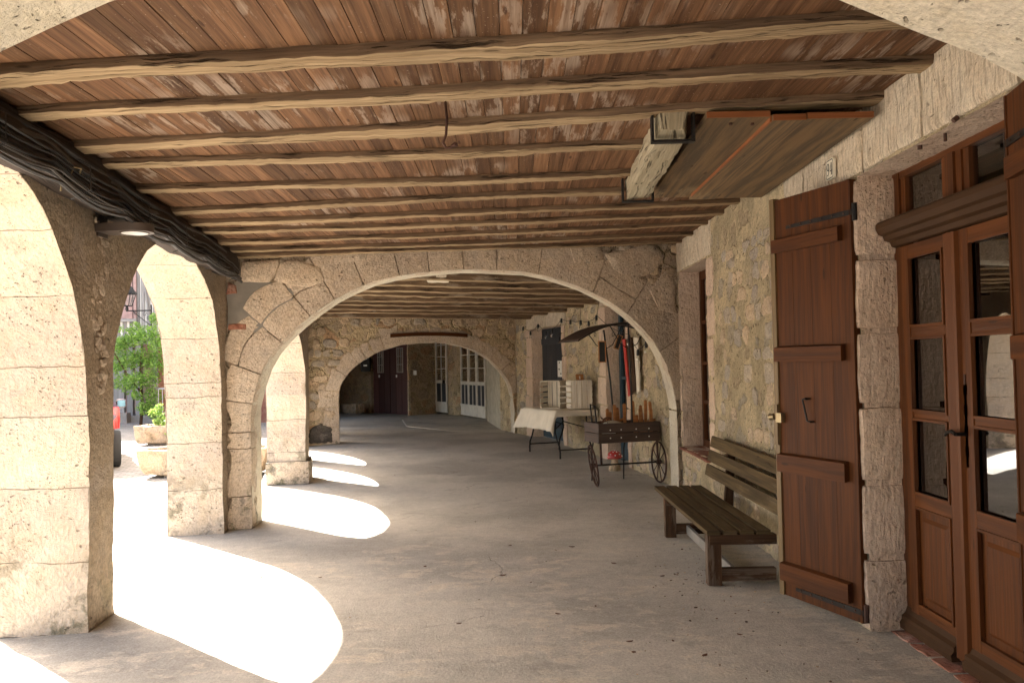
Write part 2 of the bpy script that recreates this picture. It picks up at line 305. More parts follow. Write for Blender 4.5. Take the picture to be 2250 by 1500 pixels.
# ------------------------------------------------------------------ mesh builder
class MB:
    def __init__(s): s.v = []; s.f = []; s.uv = []; s.t = []; s.mi = []; s.mats = []
    def mat(s, mt):
        if mt not in s.mats: s.mats.append(mt)
        return s.mats.index(mt)
    def face(s, idx, uvs, tint=.5, mt=0):
        s.f.append(idx); s.uv.append(uvs); s.t.append(tint); s.mi.append(mt)
    def quad(s, ps, uvs=None, tint=.5, mt=0):
        b = len(s.v); s.v += [tuple(p) for p in ps]
        s.face(tuple(range(b, b + len(ps))), uvs or [(0, 0)] * len(ps), tint, mt)
    def hexa(s, fn, n=(1, 1, 1), dims=(1, 1, 1), rnd=0.0, mt=None, tint=.5, uoff=None, skip=()):
        """fn(a,b,c)->point, subdivided box surface with softened edges"""
        mi = s.mat(mt) if mt is not None else 0
        na, nb, nc = n; ids = {}
        uo = uoff or (random.uniform(0, 9), random.uniform(0, 9))
        L = max(range(3), key=lambda i: dims[i])
        def vid(i, j, k):
            key = (i, j, k)
            if key not in ids:
                ext = [i in (0, na), j in (0, nb), k in (0, nc)]
                q = [i / na, j / nb, k / nc]
                if rnd and sum(ext) >= 2:
                    for ax in range(3):
                        if ext[ax]:
                            d = min(.3, rnd / max(dims[ax], 1e-4) * (.55 if sum(ext) == 2 else .75))
                            q[ax] = d if q[ax] < .5 else 1 - d
                ids[key] = len(s.v); s.v.append(tuple(fn(*q)))
            return ids[key]
        for ax in range(3):
            if ax in skip: continue
            o1, o2 = [x for x in range(3) if x != ax]
            u_ax, v_ax = (L, o1 if L == o2 else o2) if L != ax else ((o1, o2) if dims[o1] >= dims[o2] else (o2, o1))
            for side in (0, n[ax]):
                for p in range(n[o1]):
                    for q in range(n[o2]):
                        cs = []
                        for (dp, dq) in ((0, 0), (1, 0), (1, 1), (0, 1)):
                            t3 = [0, 0, 0]; t3[ax] = side; t3[o1] = p + dp; t3[o2] = q + dq; cs.append(tuple(t3))
                        if (side > 0) != (ax == 1): pass
                        else: cs.reverse()
                        uvs = [(c[u_ax] / n[u_ax] * dims[u_ax] + uo[0], c[v_ax] / n[v_ax] * dims[v_ax] + uo[1] + ax * .37) for c in cs]
                        s.face(tuple(vid(*c) for c in cs), uvs, tint, mi)
    def box(s, c0, c1, mt=None, tint=.5, M=None, n=(1, 1, 1), rnd=0):
        d = [c1[i] - c0[i] for i in range(3)]
        def fn(a, b, c):
            p = Vector((c0[0] + a * d[0], c0[1] + b * d[1], c0[2] + c * d[2]))
            return M @ p if M is not None else p
        s.hexa(fn, n, [abs(x) for x in d], rnd, mt, tint)
    def bar(s, p, q, w, h, mt=None, tint=.5, up=(0, 0, 1), n=1, rnd=0):
        p = Vector(p); q = Vector(q); d = q - p; L = d.length; d.normalize()
        x = d.cross(Vector(up)).normalized(); y = x.cross(d)
        s.hexa(lambda a, b, c: p + d * (a * L) + x * ((b - .5) * w) + y * ((c - .5) * h), (n, 1, 1), (L, w, h), rnd, mt, tint)
    def tube(s, pts, r, n=8, mt=None, tint=.5, closed=False):
        mi = s.mat(mt) if mt is not None else 0
        pts = [Vector(p) for p in pts]; rings = []; N = len(pts)
        prev = None
        for i, p in enumerate(pts):
            a = pts[i - 1] if (i > 0 or closed) else p; b = pts[(i + 1) % N] if (i < N - 1 or closed) else p
            d = (b - a).normalized()
            if prev is None:
                x = d.orthogonal().normalized()
            else:
                x = (prev - d * prev.dot(d)); x = x.normalized() if x.length > 1e-6 else d.orthogonal().normalized()
            prev = x; y = d.cross(x); rr = r[i] if isinstance(r, (list, tuple)) else r
            b0 = len(s.v)
            s.v += [tuple(p + (x * math.cos(k * 2 * PI / n) + y * math.sin(k * 2 * PI / n)) * rr) for k in range(n)]
            rings.append(b0)
        for i in range(N if closed else N - 1):
            a, b = rings[i], rings[(i + 1) % N]
            for k in range(n):
                k2 = (k + 1) % n
                s.face((a + k, b + k, b + k2, a + k2), [(i * .1, k / n), (i * .1 + .1, k / n), (i * .1 + .1, (k + 1) / n), (i * .1, (k + 1) / n)], tint, mi)
        if not closed:
            s.face(tuple(rings[0] + k for k in range(n)), [(0, 0)] * n, tint, mi)
            s.face(tuple(rings[-1] + k for k in reversed(range(n))), [(0, 0)] * n, tint, mi)
    def lathe(s, prof, c=(0, 0, 0), n=24, mt=None, tint=.5, M=None):
        mi = s.mat(mt) if mt is not None else 0; c = Vector(c); rings = []
        for (r, z) in prof:
            b0 = len(s.v); rings.append(b0)
            for k in range(n):
                p = Vector((r * math.cos(k * 2 * PI / n), r * math.sin(k * 2 * PI / n), z))
                s.v.append(tuple(c + (M @ p if M is not None else p)))
        for i in range(len(prof) - 1):
            a, b = rings[i], rings[i + 1]
            for k in range(n):
                k2 = (k + 1) % n
                s.face((a + k, a + k2, b + k2, b + k), [(k / n, i * .1), ((k + 1) / n, i * .1), ((k + 1) / n, i * .1 + .1), (k / n, i * .1 + .1)], tint, mi)
    def prism(s, outline, fn, d0, d1, mt=None, tint=.5):
        """outline: list of (a,b); fn(a,b,d) -> point"""
        mi = s.mat(mt) if mt is not None else 0; n = len(outline); b0 = len(s.v)
        s.v += [tuple(fn(a, b, d0)) for a, b in outline] + [tuple(fn(a, b, d1)) for a, b in outline]
        s.face(tuple(range(b0, b0 + n)), [tuple(o) for o in outline], tint, mi)
        s.face(tuple(b0 + n + k for k in reversed(range(n))), [tuple(o) for o in reversed(outline)], tint, mi)
        for k in range(n):
            k2 = (k + 1) % n
            s.face((b0 + k, b0 + n + k, b0 + n + k2, b0 + k2), [(0, 0), (0, .02), (.02, .02), (.02, 0)], tint, mi)
    def disp(s, layers, start=0, fixz0=False, mask=None):
        for i in range(start, len(s.v)):
            p = Vector(s.v[i]); q = p.copy()
            k = mask(p) if mask else 1
            for fr, am in layers: q += noise.noise_vector(p * fr + Vector((3.1, 7.7, 1.3))) * am * k
            s.v[i] = tuple(q)
    def build(s, name, mt=None, parent=None, smooth=40, weld=False):
        me = bpy.data.meshes.new(name)
        off = parent_loc(parent)
        me.from_pydata([(x - off.x, y - off.y, z - off.z) for x, y, z in s.v], [], s.f)
        mats = s.mats or [mt]
        for q in mats: me.materials.append(q if not isinstance(q, str) else m[q])
        for p, i in zip(me.polygons, s.mi): p.material_index = i
        ul = me.uv_layers.new(name='UVMap'); flat = [c for uvs in s.uv for xy in uvs for c in xy]
        ul.data.foreach_set('uv', flat)
        at = me.attributes.new('tint', 'FLOAT', 'FACE'); at.data.foreach_set('value', s.t)
        if weld:
            bm = bmesh.new(); bm.from_mesh(me); bmesh.ops.remove_doubles(bm, verts=bm.verts, dist=2e-5)
            bmesh.ops.recalc_face_normals(bm, faces=bm.faces)
            bm.to_mesh(me); bm.free()
        if smooth:
            me.polygons.foreach_set('use_smooth', [True] * len(me.polygons))
            me.set_sharp_from_angle(angle=R(smooth))
        me.update()
        ob = bpy.data.objects.new(name, me); col.objects.link(ob)
        if parent: ob.parent = parent
        return ob

def parent_loc(p):
    v = Vector((0, 0, 0))
    while p is not None: v += p.location; p = p.parent
    return v
def tag(o, label=None, cat=None, group=None, kind=None):
    if label: o['label'] = label
    if cat: o['category'] = cat
    if group: o['group'] = group
    if kind: o['kind'] = kind
    return o
def thing(name, label, cat, loc=(0, 0, 0), group=None, kind=None):
    o = bpy.data.objects.new(name, None); col.objects.link(o); o.location = loc
    o.empty_display_size = .1
    return tag(o, label, cat, group, kind)
def lerp(a, b, t): return a + (b - a) * t
def interp(x, xs, ys):
    if x <= xs[0]: return ys[0]
    if x >= xs[-1]: return ys[-1]
    for i in range(len(xs) - 1):
        if x <= xs[i + 1]: return lerp(ys[i], ys[i + 1], (x - xs[i]) / (xs[i + 1] - xs[i]))
def spline(pts):
    """smooth monotone-ish interpolation through (x,y) points"""
    xs = [p[0] for p in pts]; ys = [p[1] for p in pts]; n = len(pts); d = []
    for i in range(n):
        if i == 0: d.append((ys[1] - ys[0]) / (xs[1] - xs[0]))
        elif i == n - 1: d.append((ys[-1] - ys[-2]) / (xs[-1] - xs[-2]))
        else:
            a = (ys[i] - ys[i - 1]) / (xs[i] - xs[i - 1]); b = (ys[i + 1] - ys[i]) / (xs[i + 1] - xs[i])
            d.append(0 if a * b <= 0 else 2 * a * b / (a + b))
    def f(x):
        if x <= xs[0]: return ys[0]
        if x >= xs[-1]: return ys[-1]
        for i in range(n - 1):
            if x <= xs[i + 1]:
                h = xs[i + 1] - xs[i]; t = (x - xs[i]) / h
                return (2 * t**3 - 3 * t**2 + 1) * ys[i] + (t**3 - 2 * t**2 + t) * h * d[i] + (-2 * t**3 + 3 * t**2) * ys[i + 1] + (t**3 - t**2) * h * d[i + 1]
    return f

def archfn(a0, a1, zs, zc, e=2.0):
    c = (a0 + a1) / 2; hw = (a1 - a0) / 2
    return lambda x: zs + (zc - zs) * max(0, 1 - abs((x - c) / hw) ** e) ** (1 / e)

def wallmesh(mb, P, s0, s1, top, ops, T, m_face, m_sof, ds=.07, dz=.07, m_out=None):
    """wall along P(s,d); ops: dict a0,a1,zb,h  (zb sill height, h(s) head height)"""
    mf = mb.mat(m_face); ms = mb.mat(m_sof); mo = mb.mat(m_out or m_face)
    cols = set([s0, s1]); n = max(1, int((s1 - s0) / ds))
    for i in range(n + 1): cols.add(round(lerp(s0, s1, i / n), 4))
    for o_ in ops:
        a0, a1 = o_['a0'], o_['a1']
        cols = set(c for c in cols if not (a0 - ds * .3 < c < a1 + ds * .3) or c in (s0, s1))
        k = 30 if o_.get('arch', True) else max(2, int((a1 - a0) / ds))
        for i in range(k + 1):
            t = i / k
            if o_.get('arch', True): t = (1 - math.cos(PI * t)) / 2
            cols.add(round(lerp(a0, a1, t), 5))
    cols = sorted(cols)
    lv = {0.0, top}
    for o_ in ops:
        if o_['zb'] > 0: lv.add(o_['zb'])
        if not o_.get('arch', True): lv.add(o_['h'](o_['a0']))
        else: lv.add(o_['h'](o_['a0']))
    lv = sorted(lv); rows = []
    for a, b in zip(lv, lv[1:]):
        k = max(1, round((b - a) / dz)); rows += [lerp(a, b, i / k) for i in range(k)]
    rows.append(top)
    W = lambda s_, z_, d_: (P(s_, d_)[0], P(s_, d_)[1], z_)
    nd = max(1, int(T / ds))
    for sa, sb in zip(cols, cols[1:]):
        mid = (sa + sb) / 2; op = next((q for q in ops if q['a0'] < mid < q['a1']), None)
        for z1, z2 in zip(rows, rows[1:]):
            if op:
                if z2 <= op['zb'] + 1e-6: a1_, b1_, a2_, b2_ = z1, z1, z2, z2
                else:
                    ha, hb = op['h'](sa), op['h'](sb)
                    a1_, b1_, a2_, b2_ = max(z1, ha), max(z1, hb), max(z2, ha), max(z2, hb)
                    if a2_ - a1_ < 1e-5 and b2_ - b1_ < 1e-5: continue
            else: a1_, b1_, a2_, b2_ = z1, z1, z2, z2
            for d_, mi in ((0, mf), (T, mo)):
                ps = [W(sa, a1_, d_), W(sb, b1_, d_), W(sb, b2_, d_), W(sa, a2_, d_)]
                uvs = [(sa, a1_), (sb, b1_), (sb, b2_), (sa, a2_)]
                if a2_ - a1_ < 1e-5: ps.pop(); uvs.pop()
                elif b2_ - b1_ < 1e-5: ps.pop(2); uvs.pop(2)
                if d_ == 0: ps.reverse(); uvs.reverse()
                mb.quad(ps, uvs, .5, mi)
    for o_ in ops:
        a0, a1, zb, h = o_['a0'], o_['a1'], o_['zb'], o_['h']
        cs = [c for c in cols if a0 - 1e-6 <= c <= a1 + 1e-6]; arc = 0
        for sa, sb in zip(cs, cs[1:]):
            dl = math.hypot(sb - sa, h(sb) - h(sa))
            for k in range(nd):
                d1, d2 = T * k / nd, T * (k + 1) / nd
                u0 = h(a0) + arc
                mb.quad([W(sa, h(sa), d1), W(sb, h(sb), d1), W(sb, h(sb), d2), W(sa, h(sa), d2)],
                        [(d1, u0), (d1, u0 + dl), (d2, u0 + dl), (d2, u0)], .5, ms)
                if zb > 0:
                    mb.quad([W(sa, zb, d2), W(sb, zb, d2), W(sb, zb, d1), W(sa, zb, d1)], [(d2, sa), (d2, sb), (d1, sb), (d1, sa)], .5, ms)
            arc += dl
        for a in (a0, a1):
            rz = [z_ for z_ in rows if zb - 1e-6 <= z_ <= h(a) + 1e-6]
            for z1, z2 in zip(rz, rz[1:]):
                for k in range(nd):
                    d1, d2 = T * k / nd, T * (k + 1) / nd
                    mb.quad([W(a, z1, d1), W(a, z1, d2), W(a, z2, d2), W(a, z2, d1)], [(d1, z1), (d2, z1), (d2, z2), (d1, z2)], .5, ms)
    for e in (s0, s1):
        for z1, z2 in zip(rows, rows[1:]):
            mb.quad([W(e, z1, 0), W(e, z1, T), W(e, z2, T), W(e, z2, 0)], [(0, z1), (T, z1), (T, z2), (0, z2)], .5, mf)

# ------------------------------------------------------------------ setting out
XL = lambda s: interp(s, [-7, 1.5, 4.98, 5.38, 7.87, 8.7, 11.3, 16.5, 18.6], [-1.75, -2.31, -2.56, -2.60, -2.77, -2.79, -2.80, -4.12, -4.75])
XL0 = XL
XL = lambda s: XL0(s) if s < 18.6 else -4.75 - .27 * (s - 18.6)
XW = lambda s: interp(s, [9.9, 12, 13.8, 15.5, 17.6, 18.65, 19.5], [2.0, 1.72, 1.38, 1.0, .42, .05, -.3])
PL = lambda s, d: (XL(s) - d, s - .15 * d)
PR = lambda s, d: (2.0 + d, s)
PW = lambda s, d: (XW(s) + .978 * d, s + .2 * d)
P1 = lambda t, d: (-2.78 + .932 * t - .05 * d, 8.02 + .361 * t + d)
P2 = lambda t, d: (-3.55 + .90 * t - .2 * d, 16.84 + .43 * t + .98 * d)
P0 = lambda t, d: (-t, 2.5 - d)          # near arch, t = -x
ZC = lambda x, y: lerp(interp(y, [4.4, 7.9], [2.80, 2.645]), 2.95, (x + 2.65) / 4.65)
ZC2 = lambda x, y: 2.72
D = [(.9, .018), (3.3, .010), (11, .006), (24, .003)]

# pavement under the arcade and the street outside
mb = MB()
pts_out = [(-3.05, -8), (-3.25, 4), (-3.42, 8), (-3.5, 11.5), (-4.85, 16.8), (-8.0, 30)]
outl = pts_out + [(2.6, 30), (2.6, -8)]
mb.prism(outl, lambda a, b, d: (a, b, d), -.08, 0, 'floor')
tag(mb.build('pavement', smooth=0), kind='structure')
mb = MB(); mb.quad([(-160, -120, -.06), (140, -120, -.06), (140, 190, -.06), (-160, 190, -.06)], [(0, 0), (1, 0), (1, 1), (0, 1)], .5, mb.mat('street'))
tag(mb.build('street', smooth=0), kind='structure')

def inset(mb, P, s, z, w, h, mt, tint, pro=.012):
    """one irregular rubble stone bedded in a mortar face"""
    n = random.choice([7, 8, 9]); ang = random.uniform(0, 6); mi = mb.mat(mt)
    rr = [random.uniform(.78, 1.12) for _ in range(n)]; N3 = n * 3; out = []
    for i in range(N3):
        f = (i % 3) / 3; r = lerp(rr[i // 3], rr[(i // 3 + 1) % n], f); a = i / N3 * 2 * PI
        ca, sa = math.cos(a), math.sin(a); sq = 1 / max(abs(ca), abs(sa)) ** .45
        out.append((ca * r * sq * w / 2, sa * r * sq * h / 2))
    rings = []
    for k, d in ((1.06, .02), (1.0, -.001), (.93, -pro * .7), (.7, -pro), (.35, -pro)):
        b0 = len(mb.v); rings.append(b0)
        for (x, y) in out: X, Y = P(s + x * k, d); mb.v.append((X, Y, z + y * k))
    for r0, r1 in zip(rings, rings[1:]):
        for i in range(N3): j = (i + 1) % N3; mb.face((r0 + i, r0 + j, r1 + j, r1 + i), [(0, 0)] * 4, tint, mi)
    mb.face(tuple(rings[-1] + i for i in range(N3)), [(0, 0)] * N3, tint, mi)
def insets(mb, P, s0, s1, z0, z1, cell, ok, mts, keep=.6, pro=.012):
    z = z0
    while z < z1:
        rh = cell * random.uniform(.55, .95); s = s0 + random.uniform(0, cell)
        while s < s1:
            w = cell * random.uniform(.6, 1.5)
            if ok(s + w / 2, z + rh / 2) and random.random() < keep:
                inset(mb, P, s + w / 2, z + rh / 2 + random.uniform(-.02, .02), w * .86, rh * .84, random.choice(mts), random.uniform(.15, .85), pro * random.uniform(.2, 1.3))
            s += w
        z += rh

# ---- street-side arcade wall: piers and round arches
arc = thing('arcade_wall', 'pale limestone arcade wall with round arches open to the sunny street', 'wall', (-2.7, 5, 0))
ops = []
for a0, a1, zs, zc_, e in ((-3.6, -1.1, 1.35, 2.6, 2), (-.6, 1.95, 1.35, 2.6, 2), (2.5, 4.98, 1.36, 2.66, 2.1), (5.38, 7.87, 1.30, 2.57, 2.1),
                           (8.72, 11.16, 1.2, 2.42, 2.0), (11.8, 13.75, 1.1, 2.2, 2), (14.1, 16.3, 1.1, 2.2, 2), (17.4, 18.5, 1.2, 2.2, 2), (19.8, 22.0, 1.0, 2.2, 2), (22.6, 25.0, 1.0, 2.1, 2), (25.6, 28.0, 1.0, 2.1, 2)):
    ops.append(dict(a0=a0, a1=a1, zb=0, h=archfn(a0, a1, zs, zc_, e)))
mb = MB(); wallmesh(mb, PL, -6.5, 31.0, 3.15, ops, .505, 'roughcast', 'ashlar', .06, .06, 'ashlar')
mb.disp(D + [(2.0, .012)])
mb.build('wall', parent=arc, weld=True, smooth=50)
# pier plinth of the third pier
mb = MB()
def plf(a, b, c):
    s = lerp(11.10, 11.86, a); d = lerp(-.05, .52, b); x, y = PL(s, d); return (x, y, c * .31)
mb.hexa(plf, (8, 6, 4), (.76, .57, .31), .015, 'block', .6); mb.disp([(3, .01), (12, .006)])
mb.build('plinth', parent=arc)
# eroded rubble crack running down the face of the first pier
mb = MB()
for i in range(85):
    zz = lerp(2.5, 1.45, (i / 85) ** .9); s = 5.17 + .05 * math.sin(zz * 9) + random.gauss(0, .035 + .05 * max(0, zz - 2.2)); r = random.uniform(.010, .036)
    c = Vector((XL(s) - .002, s, zz + random.gauss(0, .02)))
    st = len(mb.v)
    mb.hexa(lambda a, b, q, c=c, r=r: c + Vector(((a - .5) * r * .9, (b - .5) * r * 2, (q - .5) * r * 2)), (2, 2, 2), (r, 2 * r, 2 * r), r * .3, 'block', random.uniform(0, .45))
    mb.disp([(30, .012)], st)
mb.build('exposed_rubble', parent=arc)

# ---- cross arches
def arclen(h, a0, a1, z0, n=400):
    """polyline of the intrados starting vertical at (a0,z0)"""
    P = [(a0, z0)]
    for i in range(n + 1):
        t = lerp(a0, a1, (1 - math.cos(PI * i / n)) / 2); P.append((t, h(t)))
    L = [0]
    for p, q in zip(P, P[1:]): L.append(L[-1] + math.hypot(q[0] - p[0], q[1] - p[1]))
    def C(u):
        u = max(0, min(L[-1] - 1e-4, u)); lo, hi = 0, len(L) - 1
        while hi - lo > 1:
            mid = (lo + hi) // 2
            if L[mid] <= u: lo = mid
            else: hi = mid
        f = (u - L[lo]) / max(1e-9, L[hi] - L[lo]); p, q = P[lo], P[hi]
        return lerp(p[0], q[0], f), lerp(p[1], q[1], f)
    def N(u):
        a = C(u - .12); b = C(u + .12); dx, dz = b[0] - a[0], b[1] - a[1]; l = math.hypot(dx, dz) or 1
        return -dz / l, dx / l
    return C, N, L[-1]
def voussoirs(mb, P, C, N, cuts, depths, d0, d1, mt, tints, gap=.0014, rin=.004, split=()):
    for k, (u0, u1) in enumerate(zip(cuts, cuts[1:])):
        segs = [(0, 1)]
        if k in split: sp = random.uniform(.42, .6); segs = [(0, sp - .006), (sp + .006, 1)]
        for (r0, r1) in segs:
            st = len(mb.v); ro = depths[k]; po = random.uniform(-.006, .004); sk = random.uniform(-.03, .03)
            def fn(a, b, c):
                bb = lerp(r0, r1, b); u = lerp(u0 + gap, u1 - gap, a) + sk * (bb - .5) * (0)
                (x, z), (nx, nz) = C(u), N(u)
                rr = lerp(rin * -1, ro + .03 * math.sin(a * 5 + k), bb)
                t_, z_ = x + nx * rr, z + nz * rr
                X, Y = P(t_, lerp(d0 + po, d1, c)); return (X, Y, z_)
            mb.hexa(fn, (7, 8, 3), (u1 - u0, ro * (r1 - r0), abs(d1 - d0)), .007, mt, tints[k % len(tints)] + random.uniform(-.08, .08))
            mb.disp([(4, .007), (14, .006), (32, .003)], st)

h1 = spline([(.23, 1.15), (.27, 1.33), (.35, 1.55), (.46, 1.73), (.71, 1.99), (1.12, 2.28), (1.59, 2.47), (2.09, 2.55), (2.54, 2.585), (3.08, 2.575), (3.68, 2.46), (4.20, 2.25), (4.67, 1.90), (4.93, 1.52), (5.04, 1.15), (5.07, .97)])
ca1 = thing('cross_arch', 'wide flat stone arch of cracked blocks spanning the whole passage beyond the bench', 'stone arch', P1(.1, 0) + (0,))
mb = MB(); wallmesh(mb, P1, -.35, 5.25, 3.15, [dict(a0=.23, a1=5.07, zb=0, h=h1)], .38, 'rubble_arch', 'lime', .04, .04)
random.seed(78); insets(mb, P1, .9, 5.1, 2.3, 2.95, .17, lambda s, z: z > h1(s) + .38, ['inset_ochre', 'inset'], .8, .02)
mb.disp([(3, .008), (9, .012), (22, .009), (45, .005)], mask=lambda p: 1 if p.z > h1((p.x + 2.78) / .932) + .12 else .35)
mb.build('rubble_infill', parent=ca1, weld=True, smooth=50)
C, N, LL = arclen(h1, .23, 5.07, 0)
cuts = [0, .32, .78, .94, 1.21]
u = 1.21; random.seed(3)
while u < LL - .3:
    u += random.choice([.30, .34, .38]) if u < 4.2 else random.choice([.5, .62, .7]); cuts.append(min(u, LL - .02))
deps = []
for a, b in zip(cuts, cuts[1:]):
    mid = (a + b) / 2
    deps.append(.215 if b < 1.3 else min(.50, .23 + (mid - 1.25) * .42) if mid < 3.2 else .45 if mid < 6.2 else random.choice([.36, .42, .5]))
mb = MB(); voussoirs(mb, P1, C, N, cuts, deps, -.022, .20, 'block', [.62, .55, .7, .5, .6, .35, .58, .45, .52, .4, .3], split=(5, 6, 7, 15, 18))
mb.build('voussoirs', parent=ca1, smooth=45)
mb = MB()
def stoneblob(outline, d0=-.028, d1=.1, tint=.6, mt='block'):
    """irregular stone lying in the face of cross arch 1"""
    cx = sum(p[0] for p in outline) / len(outline); cz = sum(p[1] for p in outline) / len(outline); n = len(outline); st = len(mb.v)
    mi = mb.mat(mt); rings = []
    for (k, d) in ((1.0, d1), (1.0, d0 + .012), (.93, d0), (.6, d0 - .006), (.3, d0 - .007)):
        b0 = len(mb.v); rings.append(b0)
        for i in range(n * 3):
            a, b = outline[i // 3], outline[(i // 3 + 1) % n]; f = (i % 3) / 3
            x, z = lerp(a[0], b[0], f), lerp(a[1], b[1], f); X, Y = P1(cx + (x - cx) * k, d); mb.v.append((X, Y, cz + (z - cz) * k))
    N3 = n * 3
    for r0, r1 in zip(rings, rings[1:]):
        for i in range(N3): j = (i + 1) % N3; mb.face((r0 + i, r0 + j, r1 + j, r1 + i), [(0, 0)] * 4, tint, mi)
    mb.face(tuple(rings[-1] + i for i in range(N3)), [(0, 0)] * N3, tint, mi)
    mb.disp([(5, .01), (16, .008), (34, .004)], st)
mb = MB(); stoneblob([(.13, 2.40), (.17, 2.60), (.52, 2.64), (.50, 2.52), (.42, 2.40)], tint=.85); mb.build('face_stone', parent=ca1, smooth=45)
mb = MB(); stoneblob([(.46, 2.42), (.53, 2.60), (.66, 2.64), (.93, 2.56), (.98, 2.44), (.80, 2.36), (.62, 2.37)], tint=.8); mb.build('face_stone', parent=ca1, smooth=45)
mb = MB(); stoneblob([(1.0, 2.60), (1.05, 2.76), (1.42, 2.75), (1.38, 2.66), (1.2, 2.62)], tint=.6); mb.build('face_stone', parent=ca1, smooth=45)
mb = MB(); stoneblob([(4.25, 2.62), (4.15, 2.8), (4.7, 2.93), (4.95, 2.8), (4.8, 2.6), (4.5, 2.5)], tint=.3); mb.build('face_stone', parent=ca1, smooth=45)
mb = MB(); stoneblob([(4.85, 2.15), (4.72, 2.4), (4.95, 2.62), (5.08, 2.5), (5.1, 2.1)], tint=.5); mb.build('face_stone', parent=ca1, smooth=45)
mb = MB(); stoneblob([(3.75, 2.68), (3.7, 2.86), (4.1, 2.9), (4.15, 2.72)], tint=.35); mb.build('face_stone', parent=ca1, smooth=45)
mb = MB(); stoneblob([(.02, 2.28), (.03, 2.40), (.11, 2.37), (.12, 2.29)], tint=.9, mt='brick'); mb.build('face_stone', parent=ca1, smooth=45)
mb = MB(); stoneblob([(.03, 1.93), (.03, 1.99), (.20, 1.99), (.20, 1.93)], tint=.95, mt='brick'); mb.build('face_stone', parent=ca1, smooth=45)

mb = MB()
pat = [(.02, 1.96), (.03, 2.15), (.01, 2.32), (.12, 2.42), (.42, 2.41), (.50, 2.37), (.66, 2.34), (.63, 2.2), (.56, 2.08), (.46, 2.0), (.38, 1.90), (.2, 1.92)]
mb.prism(pat, lambda a, b, d: P1(a, d) + (b,), -.016, .05, 'cement'); mb.build('cement_patch', parent=ca1, smooth=0)

h2 = spline([(0, 1.02), (.04, 1.17), (.16, 1.37), (.34, 1.56), (.54, 1.70), (1.03, 1.93), (1.53, 2.03), (2.15, 2.06), (2.78, 1.96), (3.32, 1.72), (3.70, 1.36), (3.90, 1.04), (3.96, .80)])
ca2 = thing('cross_arch', 'lower rubble stone arch further back, with a curved dark board over its crown', 'stone arch', P2(0, 0) + (0,))
mb = MB(); wallmesh(mb, P2, -.75, 4.6, 3.15, [dict(a0=0, a1=3.96, zb=0, h=h2)], .5, 'rubble_far', 'lime', .06, .06)
random.seed(77); insets(mb, P2, -.7, 4.5, .1, 2.6, .25, lambda s, z: (s < -.1 or s > 4.0 or z > h2(s) + .40), ['inset_ochre', 'inset_ochre', 'inset'], .75, .02)
mb.disp([(2.5, .02), (8, .018), (18, .012)]); mb.build('wall', parent=ca2, weld=True, smooth=50)
C, N, LL = arclen(h2, 0, 3.96, 0)
cuts = [0, .35, .75, 1.05]; u = 1.05
while u < LL - .3: u += random.choice([.24, .3, .36, .2]); cuts.append(min(u, LL - .02))
mb = MB(); voussoirs(mb, P2, C, N, cuts, [random.choice([.3, .36, .42, .28]) for _ in cuts], -.02, .3, 'block', [.45, .3, .6, .5, .25, .4], rin=.006)
mb.build('voussoirs', parent=ca2, smooth=45)
mb = MB(); mb.hexa(lambda a, b, c: P2(lerp(-.62, -.10, a), lerp(-.042, .06, b)) + (lerp(.01, .46, c) * (1 - .5 * abs(a - .45)),), (8, 2, 8), (.56, .1, .5), .05, 'burnt', .4)
mb.disp([(4, .03), (14, .018), (30, .01)]); tag(mb.build('blackened_stone', parent=ca2, smooth=50), 'blackened burnt stone at the foot of the left pier')
mb = MB()
def crv(a, b, c):
    t = lerp(1.11, 2.86, a); z = 2.155 + .035 * (1 - ((a - .5) * 2) ** 2) + .075 * c
    return P2(t, lerp(-.02, -.07, b)) + (z,)
mb.hexa(crv, (16, 1, 1), (1.75, .05, .075), 0, 'shutter', .1)
tag(mb.build('curved_board'), 'dark brown curved wooden board fixed to the stones over the second arch', 'board')
# nearest arch, overhead
h0 = spline([(-1.98, 1.45), (-1.93, 1.9), (-1.8, 2.2), (-1.55, 2.405), (-1.32, 2.51), (-1.05, 2.63), (-.6, 2.79), (0, 2.86), (.6, 2.82), (1.18, 2.685), (1.56, 2.53), (1.95, 2.2), (2.2, 1.8), (2.28, 1.4)])
ca0 = thing('cross_arch', 'nearest arch, only its cream plastered underside showing in the two upper corners', 'stone arch', (0, 2.3, 0))
mb = MB(); wallmesh(mb, P0, -2.1, 2.5, 3.15, [dict(a0=-1.98, a1=2.28, zb=0, h=h0)], .5, 'block', 'lime', .05, .05)
mb.disp([(3, .010), (12, .007), (30, .004)]); mb.build('arch_wall', parent=ca0, weld=True, smooth=50)

